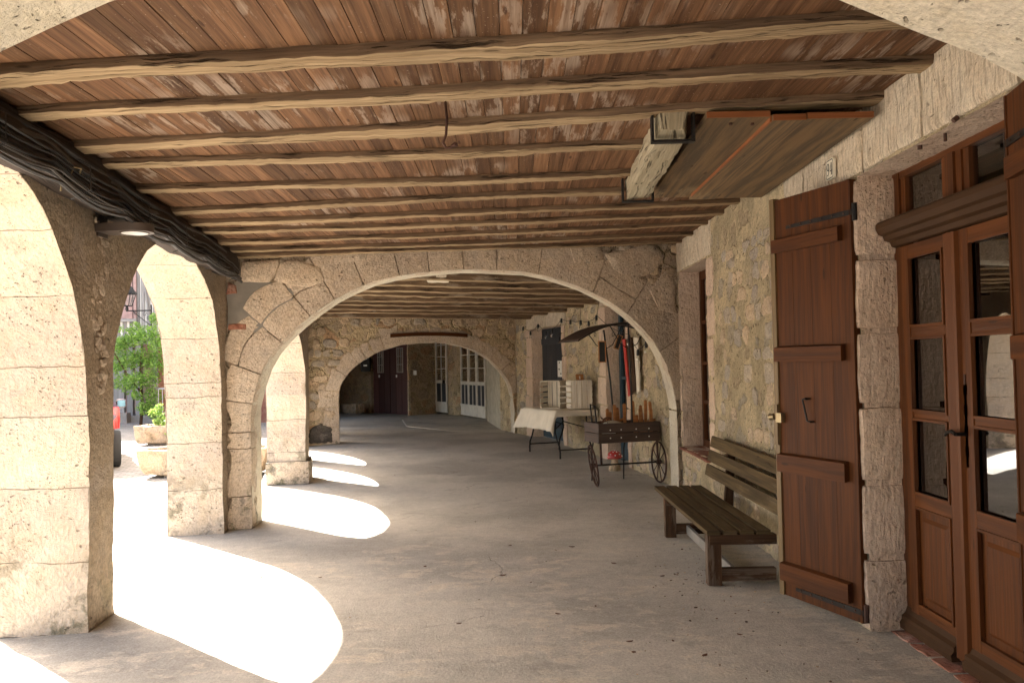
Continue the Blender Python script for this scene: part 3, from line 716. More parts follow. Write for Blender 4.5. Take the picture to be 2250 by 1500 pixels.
# ---- ceiling of the first bay
cei = thing('timber_ceiling', 'red-brown boarded ceiling with pale rough joists over the near passage', 'ceiling', (-.3, 5, 2.8))
mb = MB(); x = -2.75; random.seed(11)
while x < 2.15:
    w = random.uniform(.088, .104); off = random.uniform(-.002, .002); x0 = x
    def fn(a, b, c):
        X = x0 + .0015 + a * (w - .003); y1 = min(8.02 + .3874 * (X + 2.78) + .12, 10.05); Y = lerp(-6.5, y1, b)
        return (X, Y, ZC(X, Y) + off + c * .014)
    mb.hexa(fn, (1, 16, 1), (w, 15, .014), 0, 'boards', random.random())
    x += w
mb.build('boarding', parent=cei, smooth=0)
J = [(-5.5, -5.5, 2), (-4.6, -4.6, 2), (-3.7, -3.7, 2), (-2.8, -2.8, 2), (-1.9, -1.9, 2), (-1, -1, 2), (-.1, -.1, 2), (.8, .8, 2), (1.6, 1.6, 2), (2.5, 2.5, 2), (3.38, 3.24, 2), (3.88, 3.81, 2), (4.45, 4.32, 2), (4.77, 5.09, .88), (5.34, 5.88, .88), (5.95, 6.40, .88),
     (6.34, 7.11, 2), (6.70, 7.67, 2), (7.14, 8.26, 2), (7.52, 8.92, 2), (7.80, 9.50, 2)]
for i, (yl, yr, xe) in enumerate(J):
    mb = MB(); w = {10: .15, 11: .125, 12: .14}.get(i, random.uniform(.10, .14)); pr = random.uniform(.032, .042) if i > 12 else random.uniform(.040, .048); x1 = 2.03 if xe == 2 else xe; ph = random.uniform(0, 9)
    def fn(a, b, c):
        X = lerp(-2.72, x1, a); Yc = lerp(yl, yr, (X + 2.6) / 4.6) + .018 * math.sin(X * 1.7 + ph)
        ww = w * (1 + .14 * math.sin(X * 2.3 + ph)); Y = Yc + (b - .5) * ww + ww / 2
        return (X, Y, ZC(X, Y) - pr * (1 - c) + .01 * c)
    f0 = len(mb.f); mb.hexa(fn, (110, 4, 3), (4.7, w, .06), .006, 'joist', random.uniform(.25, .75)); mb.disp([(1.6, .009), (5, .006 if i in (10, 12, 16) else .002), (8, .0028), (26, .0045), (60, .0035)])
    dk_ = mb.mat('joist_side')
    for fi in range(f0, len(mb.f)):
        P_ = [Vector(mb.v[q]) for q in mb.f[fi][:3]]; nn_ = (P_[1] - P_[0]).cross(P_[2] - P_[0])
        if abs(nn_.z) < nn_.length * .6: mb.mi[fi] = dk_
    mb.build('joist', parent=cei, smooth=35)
# trimmer with iron straps and the loose hatch boards
mb = MB()
def fn(a, b, c):
    Y = lerp(4.37, 6.13, a); wd = .085; e = 1 - min(1, min(a, 1 - a) / .035)
    X = .885 + .06 * a + (b - .5) * 2 * wd * (1 - .30 * e * (1 - c)); return (X, Y, lerp(2.748 + .03 * e, 2.90, c))
mb.hexa(fn, (30, 5, 5), (1.94, .17, .18), .008, 'oldbeam', .6); mb.disp([(3, .012), (10, .009), (26, .005)])
mb.build('trimmer_beam', parent=cei, smooth=50)
for yy, dz in ((4.41, 0), (6.05, .06)):
    mb = MB(); xa, xb = .782 + dz, .99 + dz; z0 = 2.735
    mb.box((xa - .012, yy - .02, z0 - .012), (xb + .012, yy + .03, z0), 'iron'); mb.box((xa - .012, yy - .02, z0), (xa, yy + .03, 2.90), 'iron'); mb.box((xb, yy - .02, z0), (xb + .012, yy + .03, 2.90), 'iron')
    mb.build('iron_strap', parent=cei, smooth=0)
for k, (xa, xb, xa2, xb2) in enumerate(((1.05, 1.385, 1.10, 1.40), (1.40, 1.575, 1.405, 1.60), (1.58, 1.93, 1.605, 1.97))):
    mb = MB(); zz = (2.826, 2.806, 2.812)[k]
    mb.hexa(lambda a, b, c: (lerp(lerp(xa, xb, a), lerp(xa2, xb2, a), b), lerp(4.33, 6.42, b), zz + .034 * c), (2, 10, 1), (.3, 2.05, .034), 0, 'hatch', (.2, .9, .55)[k])
    mb.box((xa, 4.322, zz + .001), (xb, 4.3295, zz + .033), 'cedar', .6)
    mb.build('hatch_board', parent=cei, smooth=0)
mb = MB(); mb.hexa(lambda a, b, c: (lerp(1.388 + .005 * b, 1.399 + .005 * b, a), lerp(4.345, 6.3, b), lerp(2.8065, 2.806 + .034, c)), (1, 1, 1), (.06, 1.8, .01), 0, 'cedar', .8); mb.build('batten', parent=cei, smooth=0)
mb = MB()
for (xx, yy) in ((1.02, 4.45), (1.2, 4.42), (1.32, 4.43), (1.5, 4.40), (1.66, 4.40), (1.8, 4.40), (1.5, 6.3), (1.7, 6.3)):
    mb.lathe([(0, -.002), (.010, -.002), (.010, .01)], (xx, yy, 2.8155), 8, 'rust')
mb.build('nail_heads', parent=cei)
for (px, py) in ((.55, 4.02), (.50, 4.12), (.83, 3.98), (1.28, 4.05), (1.62, 3.98), (-.9, 5.1)):
    pass
# dark wall beam and cables on the street side
wbm = thing('wall_beam', 'blackened timber beam under the ceiling along the top of the street arcade', 'beam', (-2.5, 5, 2.6))
ZB = lambda y: interp(y, [2, 4.1, 7.6], [2.62, 2.57, 2.44])
mb = MB()
mb.hexa(lambda a, b, c: (XL(lerp(2.1, 7.9, a)) - .03 + .22 * b, lerp(2.1, 7.9, a), lerp(ZB(lerp(2.1, 7.9, a)), ZC(-2.5, lerp(2.1, 7.9, a)) - .005, c)), (60, 3, 3), (5.8, .2, .2), .02, 'blackbeam', .4)
mb.disp([(3, .015), (11, .010), (30, .005)]); mb.build('beam', parent=wbm, smooth=60)
cab = thing('cable_bundle', 'thick bundle of sagging black electric cables fixed along the dark wall beam', 'cables', (-2.4, 5, 2.5), kind=None)
random.seed(5)
for i in range(19):
    mb = MB(); r = random.choice([.006, .008, .010, .013, .017]); pts = []; dx = random.uniform(.16, .235); dz = random.uniform(-.06, .12) if i > 3 else random.uniform(.12, .2); ph = random.uniform(0, 6); sg = random.uniform(.01, .05)
    for k in range(64):
        y = lerp(2.2, 7.85, k / 63); f = ((y - 4.2 + ph * .02) / .85) % 1
        q = noise.noise_vector(Vector((y * 1.5, i * 7.1, 0)))
        pts.append((XL(y) + dx + q.x * .014 - .04 * max(0, (y - 7.2)), y, ZB(y) + dz * (1 - .45 * (y > 7.2) * (y - 7.2)) + q.z * .016 - sg * 4 * f * (1 - f)))
    mb.tube(pts, r, 6, 'cable' if i % 6 else 'cablegrey'); mb.build('cable', parent=cab)
for y in (3.6, 4.45, 5.35, 6.1, 6.9, 7.6):
    mb = MB(); mb.tube([(XL(y) + .14, y, ZB(y) + .17), (XL(y) + .25, y + .01, ZB(y) + .12), (XL(y) + .26, y, ZB(y) - .02), (XL(y) + .15, y, ZB(y) - .07)], .0035, 6, 'cable'); mb.build('cable_clip', parent=cab)
mb = MB(); mb.tube([(-2.36, 4.30, 2.68), (-2.34, 4.33, 2.62), (-2.33, 4.37, 2.60), (-2.31, 4.36, 2.64), (-2.30, 4.42, 2.645), (-2.315, 4.43, 2.62)], .005, 6, 'brass')
mb.tube([(-2.34, 4.33, 2.62), (-2.34, 4.30, 2.56), (-2.345, 4.30, 2.50)], .005, 6, 'brass'); mb.build('wire_hook', parent=cab)

# round flat wall lamp
wl = thing('wall_lamp', 'flat brown outdoor lamp with round white diffuser on the near pier', 'lamp', (-2.5, 5.2, 2.42))
mb = MB(); dsk = []
for k in range(19): a = -PI / 2 + PI * k / 18; dsk.append((-2.36 + .105 * math.cos(a), 5.20 + .105 * math.sin(a)))
mb.prism([(-2.60, 5.12), (-2.45, 5.10)] + dsk + [(-2.45, 5.30), (-2.60, 5.28)], lambda a, b, d: (a, b, d), 2.425, 2.475, 'lampbody'); mb.build('housing', parent=wl, smooth=30)
mb = MB(); mb.lathe([(0, 0), (.078, 0), (.08, .005)], (-2.37, 5.20, 2.420), 32, 'diffuser'); mb.lathe([(.081, 0), (.088, 0), (.09, .006)], (-2.37, 5.20, 2.4195), 32, 'lampbody'); mb.build('diffuser', parent=wl)
mb = MB(); mb.box((-2.62, 5.14, 2.40), (-2.57, 5.26, 2.56), 'lampbody'); mb.build('wall_plate', parent=wl, smooth=0)

hw = thing('hanging_wire', 'old bent wire hanging from the second joist with a connector at its end', 'wire', (-.3, 3.9, 2.6))
mb = MB(); mb.tube([(-.295, 3.90, 2.80), (-.29, 3.86, 2.76), (-.285, 3.84, 2.70), (-.29, 3.84, 2.63), (-.305, 3.84, 2.59), (-.29, 3.84, 2.565), (-.26, 3.84, 2.57)], .0065, 8, 'rust'); mb.build('wire', parent=hw)
mb = MB()
for k in range(5): mb.tube([(-.268, 3.84, 2.572), (-.245 + .008 * (k % 2), 3.84 + (k - 2) * .006, 2.578 + .006 * (k % 3))], .006, 6, 'rust')
mb.build('connector', parent=hw)

# ---- second bay ceiling
ce2 = thing('beamed_ceiling', 'older ceiling of deep brown beams with whitewashed edges in the far passage', 'ceiling', (-1, 13, 2.7))
mb = MB(); x = -.25
while x < 5.2:
    w = random.uniform(.15, .2); x0 = x
    mb.hexa(lambda a, b, c: (x0 + .002 + a * (w - .004) + XL(lerp(8.2 + .37 * max(0, x0), 19.2, b)), lerp(8.2 + .37 * max(0, x0), 19.2, b), 2.72 + c * .02), (1, 12, 1), (w, 11, .02), 0, 'joist_dark', random.random())
    x += w
mb.build('boarding', parent=ce2, smooth=0)
for i, yy in enumerate((9.45, 10.05, 10.75, 11.5, 12.3, 13.2, 14.2, 15.3, 16.4, 17.6)):
    mb = MB(); w = random.uniform(.15, .19); sl = lerp(.39, .47, i / 9); zb = 2.50 + random.uniform(-.02, .02); xm = -.5 - .2 * (yy - 9.4)
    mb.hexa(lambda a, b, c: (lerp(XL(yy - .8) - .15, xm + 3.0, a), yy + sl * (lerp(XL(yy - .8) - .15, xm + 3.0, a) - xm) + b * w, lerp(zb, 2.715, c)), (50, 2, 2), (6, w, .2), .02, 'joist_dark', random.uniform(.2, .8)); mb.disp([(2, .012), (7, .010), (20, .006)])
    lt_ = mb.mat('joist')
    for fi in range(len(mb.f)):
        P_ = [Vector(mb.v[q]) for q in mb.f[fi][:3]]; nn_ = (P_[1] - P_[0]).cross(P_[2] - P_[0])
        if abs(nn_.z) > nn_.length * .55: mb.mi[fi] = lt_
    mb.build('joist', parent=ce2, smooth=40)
mb = MB(); mb.hexa(lambda a, b, c: (lerp(-1.0, -.72, a), lerp(9.32, 9.9, b), lerp(2.535, 2.72, c)), (4, 6, 4), (.2, .45, .2), .02, 'lime', .7); mb.disp([(6, .02)])
mb.build('corbel', parent=ce2)

# ---- right-hand house: first bay
hs = thing('stone_house', 'cream rubble stone house front with door, window and number plate on the right', 'house', (2.1, 5, 0))
A0, A1 = 3.27, 4.72
rop = [dict(a0=A0, a1=A1, zb=0, h=lambda s: 2.59, arch=False), dict(a0=8.42, a1=9.80, zb=.54, h=lambda s: 2.60, arch=False)]
mb = MB(); wallmesh(mb, PR, -6.5, 2.4, 3.15, [], .34, 'rubble', 'tooled_warm', .15, .15); wallmesh(mb, PR, 2.4, 10.3, 3.15, rop, .34, 'rubble', 'tooled_warm', .034, .034)
random.seed(101); insets(mb, PR, 4.95, 8.15, .04, 2.5, .21, lambda s, z: not (s > 8.0), ['inset', 'inset', 'inset_ochre'], .62)
insets(mb, PR, 8.2, 9.9, .03, .42, .19, lambda s, z: True, ['inset', 'inset_ochre'], .6)
mb.disp([(1.1, .018), (4, .010), (8, .011), (19, .009), (42, .006)], mask=lambda p: .25 if (p.z > 2.5 or A0 - .3 < p.y < A1 + .2) else 1)
mb.build('wall', parent=hs, weld=True, smooth=50)
def blk(mb, y0, y1, z0, z1, x0=1.988, x1=2.16, mt='tooled', tint=.5, am=1, n=None):
    st = len(mb.v); n = n or (4, max(2, int((y1 - y0) / .04)), max(2, int((z1 - z0) / .04)))
    gz = .010 if mt == 'tooled_warm' else .004
    mb.hexa(lambda a, b, c: (lerp(x0, x1, a), lerp(y0 + .003, y1 - .003, b), lerp(z0 + gz, z1 - gz, c)), n, (x1 - x0, y1 - y0, z1 - z0), .016, mt, tint)
    mb.disp([(3, .006 * am), (12, .005 * am), (30, .0025 * am)], st)
mb = MB()
for y0, y1, t in ((2.6, 3.18, .7), (3.18, 3.95, .8), (3.95, 4.62, .75), (4.62, 5.12, .85), (5.12, 5.55, .7), (5.55, 5.98, .6)):
    blk(mb, y0, y1, 2.592, 3.0, 1.982, 2.325, tint=t)
mb.build('door_lintel', parent=hs, smooth=45)
mb = MB(); z = 0; random.seed(9)
for hgt, t in ((.42, .35), (.42, .45), (.44, .55), (.42, .45), (.42, .6), (.47, .62)):
    blk(mb, A1 - .026 + random.uniform(-.006, .006), A1 + random.choice([.2, .28]), z, z + hgt, 1.972, 2.24, 'tooled_warm', t * 1.3 - .1, 1.4); z += hgt
mb.build('door_jamb', parent=hs, smooth=45)
mb = MB(); z = 0
for hgt in (.5, .42, .45, .4, .42, .4): blk(mb, A0 - .25, A0 + .012, z, z + hgt, 1.985, 2.24, 'tooled_warm', random.uniform(.3, .6)); z += hgt
mb.build('door_jamb', parent=hs, smooth=45)
# window surround
mb = MB()
for y0, y1, t in ((8.2, 8.75, .75), (8.75, 9.3, .8), (9.3, 9.9, .7)): blk(mb, y0, y1, 2.602, 2.99, 1.985, 2.33, tint=t)
z = .54
for hgt in (.40, .42, .42, .41, .41):
    blk(mb, 8.22 - random.uniform(0, .14), 8.435, z, z + hgt, 1.985, 2.25, 'tooled_warm', random.uniform(.6, .9)); blk(mb, 9.785, 9.94, z, z + hgt, 1.99, 2.25, 'tooled_warm', random.uniform(.35, .6)); z += hgt
mb.build('window_surround', parent=hs, smooth=45)
mb = MB(); blk(mb, 8.44, 9.86, .50, .545, 1.955, 2.3, 'brick', .5); mb.build('sill', parent=hs)
win = MB()
for y0, y1, z0, z1 in ((8.40, 8.50, .54, 2.6), (9.72, 9.82, .54, 2.6), (9.07, 9.17, .6, 2.52)): win.box((2.235, y0, z0), (2.29, y1, z1), 'shutter')
for z0, z1 in ((.545, .63), (2.50, 2.598), (1.5, 1.54), (1.05, 1.09), (1.98, 2.02)): win.box((2.24, 8.5, z0), (2.285, 9.72, z1), 'shutter')
w_ = win.build('window', parent=hs, smooth=0)
mb = MB(); mb.box((2.26, 8.45, .58), (2.264, 9.75, 2.56), 'glass'); mb.build('pane', parent=w_, smooth=0)
# dark rooms behind the openings
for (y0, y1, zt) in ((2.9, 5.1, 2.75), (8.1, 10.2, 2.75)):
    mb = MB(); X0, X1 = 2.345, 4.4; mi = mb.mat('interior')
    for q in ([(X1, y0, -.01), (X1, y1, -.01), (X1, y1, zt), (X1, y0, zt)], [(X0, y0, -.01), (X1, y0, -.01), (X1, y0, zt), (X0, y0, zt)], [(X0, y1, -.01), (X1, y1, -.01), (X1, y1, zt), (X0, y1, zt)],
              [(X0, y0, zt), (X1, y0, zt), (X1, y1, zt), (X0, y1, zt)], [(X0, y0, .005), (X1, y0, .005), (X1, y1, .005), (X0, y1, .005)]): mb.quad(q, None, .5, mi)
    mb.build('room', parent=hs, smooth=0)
# frame
fr = MB(); fx0, fx1 = 2.20, 2.275
fr.box((fx0, A1 - .075, .02), (fx1, A1 + .01, 2.60), 'door', .4); fr.box((fx0, A0 - .01, .02), (fx1, 3.47, 2.60), 'door', .4)
fr.box((fx0 + .004, 3.47, 2.555), (fx1 - .004, A1 - .075, 2.60), 'door', .5)
fr.box((fx0 + .002, 4.00, 2.33), (fx1 - .002, 4.15, 2.555), 'door', .6); fr.box((fx0 - .012, 4.05, 2.33), (fx0 + .002, 4.10, 2.556), 'door', .4)
fr.box((fx0 + .006, 3.47, 2.325), (fx1 - .006, 4.645, 2.345), 'door', .5)
for (y0, y1) in ((3.47, 3.52), (3.95, 4.00), (4.15, 4.20), (4.595, 4.645)): fr.box((fx0 + .012, y0, 2.345), (fx1 - .012, y1, 2.555), 'door', .55)
dframe = fr.build('door_frame', parent=hs, smooth=0)
mb = MB(); mb.box((2.235, 3.50, 2.335), (2.239, 4.62, 2.565), 'glass'); mb.build('transom_pane', parent=dframe, smooth=0)
mb = MB()   # moulded transom bar
prof = [(2.20, 2.17), (2.175, 2.175), (2.165, 2.20), (2.135, 2.21), (2.125, 2.235), (2.10, 2.245), (2.085, 2.275), (2.085, 2.30), (2.10, 2.315), (2.20, 2.335)]
mb.prism(prof, lambda a, b, d: (a, d, b), A0 + .01, A1 - .005, 'darkwood'); mb.build('transom_bar', parent=dframe, smooth=20)
mb = MB()
prof = [(2.20, .03), (2.155, .03), (2.15, .06), (2.165, .08), (2.165, .10), (2.185, .115), (2.20, .15)]
mb.prism(prof, lambda a, b, d: (a, d, b), 3.3, 4.05, 'darkwood'); mb.prism(prof, lambda a, b, d: (a, d, b), 4.15, A1 - .02, 'darkwood'); mb.build('weather_board', parent=dframe, smooth=20)
mb = MB()
for k in range(7):
    y0 = 3.2 + k * .22; blk(mb, y0, y0 + .215, -.02, .018 + random.uniform(-.008, .004), 2.10, 2.3, 'brick', random.uniform(.3, .8), 1.5, (3, 4, 1))
mb.build('threshold', parent=hs)
def leaf(y0, y1, g0, g1):
    """one door leaf: stiles, rails, glazing bars, bead mouldings"""
    b = MB(); x0, x1 = 2.195, 2.24
    b.box((x0, y0, .05), (x1, g0, 2.165), 'door', .45); b.box((x0, g1, .05), (x1, y1, 2.165), 'door', .6)
    for z0, z1, t in ((.05, .19, .4), (.73, .80, .5), (2.10, 2.165, .6)): b.box((x0 + .001, g0, z0), (x1 - .001, g1, z1), 'door', t)
    for z0, z1 in ((1.215, 1.25), (1.655, 1.71)): b.box((x0 + .006, g0, z0), (x1 - .006, g1, z1), 'door', .6)
    for (z0, z1) in ((.80, 1.215), (1.25, 1.655), (1.71, 2.10), (.19, .73)):   # beads
        w = .013; xx = x0 - .008
        b.box((xx, g0 - .001, z0), (x0 + .012, g0 + w, z1), 'door', .8); b.box((xx, g1 - w, z0), (x0 + .012, g1 + .001, z1), 'door', .3)
        b.box((xx + .001, g0 + w, z0 - .001), (x0 + .011, g1 - w, z0 + w), 'door', .75); b.box((xx + .001, g0 + w, z1 - w), (x0 + .011, g1 - w, z1 + .001), 'door', .35)
    o_ = b.build('door', parent=hs, smooth=0)
    for (z0, z1) in ((.80, 1.215), (1.25, 1.655), (1.71, 2.10)):
        q = MB(); q.box((2.216, g0, z0), (2.220, g1, z1), 'glass'); q.build('glass_pane', parent=o_, smooth=0)
    q = MB(); q.box((2.212, g0, .19), (2.228, g1, .73), 'door', .35); q.hexa(lambda a, b_, c: (lerp(2.200, 2.213, a), lerp(g0 + .05 + .02 * (1 - a), g1 - .05 - .02 * (1 - a), b_), lerp(.24 + .02 * (1 - a), .68 - .02 * (1 - a), c)), (1, 1, 1), (.01, g1 - g0 - .1, .44), 0, 'door', .45)
    q.build('panel', parent=o_, smooth=0)
    return o_
l1 = leaf(4.095, A1 - .08, 4.185, 4.555); l2 = leaf(3.475, 4.085, 3.575, 3.955)
mb = MB(); mb.prism([(2.196, 4.035), (2.175, 4.04), (2.168, 4.055), (2.178, 4.07), (2.162, 4.09), (2.178, 4.11), (2.168, 4.125), (2.175, 4.14), (2.196, 4.145)], lambda a, b, d: (a, b, d), .06, 2.16, 'door', .7)
mb.build('meeting_stile', parent=l1, smooth=25)
def lever(par, y, z, sgn):
    q = MB(); q.tube([(2.190, y, z), (2.14, y, z)], .009, 8, 'iron')
    q.tube([(2.14, y, z), (2.135, y + sgn * .03, z + .012), (2.138, y + sgn * .07, z + .005), (2.142, y + sgn * .10, z - .012), (2.15, y + sgn * .105, z + .006)], [.009, .009, .008, .008, .006], 8, 'iron')
    q.build('handle', parent=par); q = MB()
    for k in range(9):
        zz_ = z - .16 + k * .05; q.box((2.1905 - .0005 * (k % 2), y - (.012 if k % 2 else .007), zz_), (2.1945, y + (.012 if k % 2 else .007), zz_ + .05), 'rust'); q.build('bolt_plate', parent=par)
lever(l2, 4.015, 1.17, 1)

def shutter(H, F, z0, z1, label):
    """leaf from hinge H to free edge F with four battens on the room side"""
    H = Vector(H + (0,)); F = Vector(F + (0,)); d = (F - H); L = d.length; d.normalize(); nrm = Vector((-abs(d.y), -d.x * (1 if d.y < 0 else -1), 0))
    nrm = Vector((d.y, -d.x, 0)); nrm = nrm if nrm.x < 0 else -nrm
    T = .03
    def at(u, n_, z): p = H + d * u + nrm * n_; return (p.x, p.y, z)
    b = MB(); k = 4
    for i in range(k):
        u0, u1 = L * i / k, L * (i + 1) / k
        b.hexa(lambda a, c, e: at(lerp(u0 + .0008, u1 - .0008, a), lerp(-T, 0, c), lerp(z0, z1, e)), (1, 1, 1), (L / k, T, z1 - z0), 0, 'shutter', random.uniform(.4, .6))
    b.hexa(lambda a, c, e: at(lerp(L - .012, L + .028, a), lerp(-T - .002, .012, c), lerp(z0 + .0, z1 + .012, e)), (1, 1, 1), (.04, .04, z1 - z0), 0, 'edge', .6)
    b.hexa(lambda a, c, e: at(lerp(-.014, .0, a), lerp(-T - .01, .006, c), lerp(z0, z1, e)), (1, 1, 1), (.04, .04, z1 - z0), 0, 'shutter', .1)
    o_ = b.build('shutter', parent=hs, smooth=0)
    for bz0, bz1 in ((2.225, 2.325), (1.53, 1.635), (.83, .955), (.14, .265)):
        q = MB(); q.hexa(lambda a, c, e: at(lerp(.055, L - .008, a), lerp(.0005, .042, c), lerp(bz0 + (.004 if c < .5 else 0), bz1 - (0 if c < .5 else .010), e)), (6, 1, 1), (L - .07, .04, .1), .004, 'shutter', .62); q.build('batten', parent=o_, smooth=0)
    for hz in (2.385, .105):
        q = MB(); q.hexa(lambda a, c, e: at(lerp(-.02, L * .82, a), lerp(.0005, .006, c), hz + (e - .5) * (.032 - .012 * a)), (8, 1, 1), (L, .006, .03), 0, 'iron')
        for k_ in range(6): q.tube([at(.04 + k_ * .09, .005, hz), at(.04 + k_ * .09, .010, hz)], .006, 6, 'rust')
        q.tube([at(-.028, -.01, hz - .05), at(-.028, -.01, hz + .05)], .016, 8, 'rust' if hz < 1 else 'iron'); q.build('strap_hinge', parent=o_)
    return o_, at, L
sh1, at1, L1 = shutter((1.955, 4.735), (1.715, 5.345), .045, 2.575, '')
q = MB(); q.tube([at1(.40, .0, 1.30), at1(.40, .03, 1.30), at1(.36, .034, 1.17), at1(.34, .03, 1.165), at1(.34, 0, 1.165)], .0065, 6, 'iron'); q.tube([at1(.40, .03, 1.30), at1(.37, .034, 1.305), at1(.365, .0, 1.305)], .005, 6, 'iron'); q.build('pull_bar', parent=sh1)
q = MB(); q.hexa(lambda a, c, e: at1(L1 - .055 + .05 * a, .002 + .03 * c, 1.145 + .06 * e), (1, 1, 1), (.05, .03, .06), 0, 'brass'); q.tube([at1(L1 + .02, .02, 1.18), at1(L1 + .055, .03, 1.175)], .022, 10, 'brass'); q.hexa(lambda a, c, e: at1(L1 - .01 + .035 * a, .012 + .012 * c, 1.0 + .26 * e), (1, 1, 1), (.03, .01, .26), 0, 'edge'); q.build('latch', parent=sh1)
sh2, at2, L2 = shutter((1.975, 3.245), (1.84, 2.60), .045, 2.575, '')
# number plate
npl = MB(); zc0, yc0 = 2.70, 5.015
out = []
for cx_, cz_, a0_ in ((.043, .048, 0), (-.043, .048, 90), (-.043, -.048, 180), (.043, -.048, 270)):
    for k in range(5): a = R(a0_ + k * 22.5); out.append((cx_ + .014 * math.cos(a), cz_ + .014 * math.sin(a)))
npx = 1.962
PF = lambda a, b, d: (npx - d, yc0 - a, zc0 + b)
npl.prism(out, PF, -.012, .004, 'enamel')
npo = npl.build('number_plate', parent=None, smooth=0)
tag(npo, 'small cream enamel plate reading 94 above the brown shutter', 'sign')
rim = MB()
inn = [(x * .93, z * .93) for x, z in out]; in2 = [(x * .83, z * .84) for x, z in out]; mi = rim.mat('black')
for k in range(len(inn)):
    j = (k + 1) % len(inn); rim.quad([PF(*inn[k], .0046), PF(*inn[j], .0046), PF(*in2[j], .0046), PF(*in2[k], .0046)], None, .5, mi)
rim.build('border', parent=npo, smooth=0)
dg = MB()
def strip(pts, ws):   # variable width stroke in plate plane
    ws = [w_ * 1.45 for w_ in ws]; pts = [(p_[0] * 1.15, p_[1] * 1.15) for p_ in pts]
    for (p, q), (w1, w2) in zip(zip(pts, pts[1:]), zip(ws, ws[1:])):
        dx, dz = q[0] - p[0], q[1] - p[1]; l = math.hypot(dx, dz); nx, nz = -dz / l, dx / l
        dg.quad([PF(p[0] + nx * w1, p[1] + nz * w1, .0048), PF(q[0] + nx * w2, q[1] + nz * w2, .0048), PF(q[0] - nx * w2, q[1] - nz * w2, .0048), PF(p[0] - nx * w1, p[1] - nz * w1, .0048)], None, .5, dg.mat('black'))
cx9 = -.020
loop = [(cx9 + .0125 * math.cos(R(a)), .014 + .018 * math.sin(R(a))) for a in range(0, 361, 24)]
strip(loop, [.0018 + .0026 * abs(math.cos(R(a))) for a in range(0, 361, 24)])
tail = [(cx9 + .0125, .014), (cx9 + .0125, .0), (cx9 + .010, -.016), (cx9 + .003, -.028), (cx9 - .006, -.030), (cx9 - .011, -.025)]
strip(tail, [.0044, .0042, .0036, .0025, .0018, .003])
strip([(.024, .033), (.008, -.010)], [.0016, .0016]); strip([(.006, -.012), (.036, -.012)], [.0020, .0020]); strip([(.0255, .033), (.0255, -.032)], [.0046, .0046]); strip([(.017, -.031), (.034, -.031)], [.0018, .0018])
dg.build('digits', parent=npo, smooth=0)
for pts_, r_ in (([(1.985, 3.62, 2.60), (1.965, 3.62, 2.585)], .012), ([(2.05, 3.85, 2.592), (2.05, 3.85, 2.555)], .008), ([(2.03, 4.05, 2.592), (2.03, 4.05, 2.57)], .012)):
    mb = MB(); mb.tube(pts_, r_, 8, 'rust'); mb.build('iron_pin', parent=hs)

# ---- right-hand house: second bay
h2s = thing('stone_house', 'bent rubble house front behind the table and cart, with two dark doors', 'house', (1.2, 14, 0))
DA = (15.65, 17.55, 2.28); DB = (12.15, 13.15, 2.45)
rop = [dict(a0=DA[0], a1=DA[1], zb=0, h=lambda s: DA[2], arch=False), dict(a0=DB[0], a1=DB[1], zb=0, h=lambda s: DB[2], arch=False)]
mb = MB(); wallmesh(mb, PW, 9.95, 19.6, 3.15, rop, .3, 'rubble', 'tooled_warm', .055, .055)
insets(mb, PW, 10.3, 18.6, .04, 2.6, .24, lambda s, z: not (DB[0] - .3 < s < DB[1] + .5 or DA[0] - .3 < s < DA[1] + .5), ['inset', 'inset_ochre', 'inset_ochre'], .5)
mb.disp([(1.1, .02), (4, .014), (9, .014), (20, .010)]); mb.build('wall', parent=h2s, weld=True, smooth=50)
def blkw(mb, s0, s1, z0, z1, d0=-.03, d1=.22, mt='tooled_warm', tint=.5):
    st = len(mb.v)
    mb.hexa(lambda a, b, c: PW(lerp(s0 + .004, s1 - .004, b), lerp(d0, d1, a)) + (lerp(z0 + .004, z1 - .004, c),), (3, 4, 4), (d1 - d0, s1 - s0, z1 - z0), .012, mt, tint); mb.disp([(4, .01), (12, .006)], st)
for (a, b_, ht) in (DA, DB):
    mb = MB(); z = 0
    while z < ht - .1:
        hh = min(random.uniform(.35, .5), ht - z); blkw(mb, b_ - .015, b_ + random.uniform(.28, .45), z, z + hh, tint=random.uniform(.6, 1)); blkw(mb, a - random.uniform(.15, .25), a + .015, z, z + hh, tint=random.uniform(.5, .9)); z += hh
    blkw(mb, a - .2, (a + b_) / 2, ht, ht + .28, mt='tooled', tint=.6); blkw(mb, (a + b_) / 2, b_ + .3, ht, ht + .28, mt='tooled', tint=.7)
    mb.build('door_surround', parent=h2s, smooth=45)
def wbox(mb, s0, s1, z0, z1, d0, d1, mt, tint=.5):
    mb.hexa(lambda a, b, c: PW(lerp(s0, s1, b), lerp(d0, d1, a)) + (lerp(z0, z1, c),), (1, 1, 1), (d1 - d0, s1 - s0, z1 - z0), 0, mt, tint)
sm_ = (DA[0] + DA[1]) / 2 - .25
for (s0, s1) in ((DA[0] - .02, sm_ - .01), (sm_ + .01, DA[1] + .02)):
    mb = MB(); k = 4
    for i in range(k): wbox(mb, lerp(s0, s1, i / k) + .003, lerp(s0, s1, (i + 1) / k) - .003, .02, 2.27, .21, .245, 'bluegrey', random.random())
    for z0 in (.25, 1.95): wbox(mb, s0 + .03, s1 - .03, z0, z0 + .12, .19, .211, 'bluegrey', .4)
    mb.build('door', parent=h2s, smooth=0)
mb = MB(); wbox(mb, DA[0] - .02, DA[1] + .02, .02, .5, .20, .209, 'blue', .6); mb.build('kick_board', parent=h2s, smooth=0)
mb = MB()
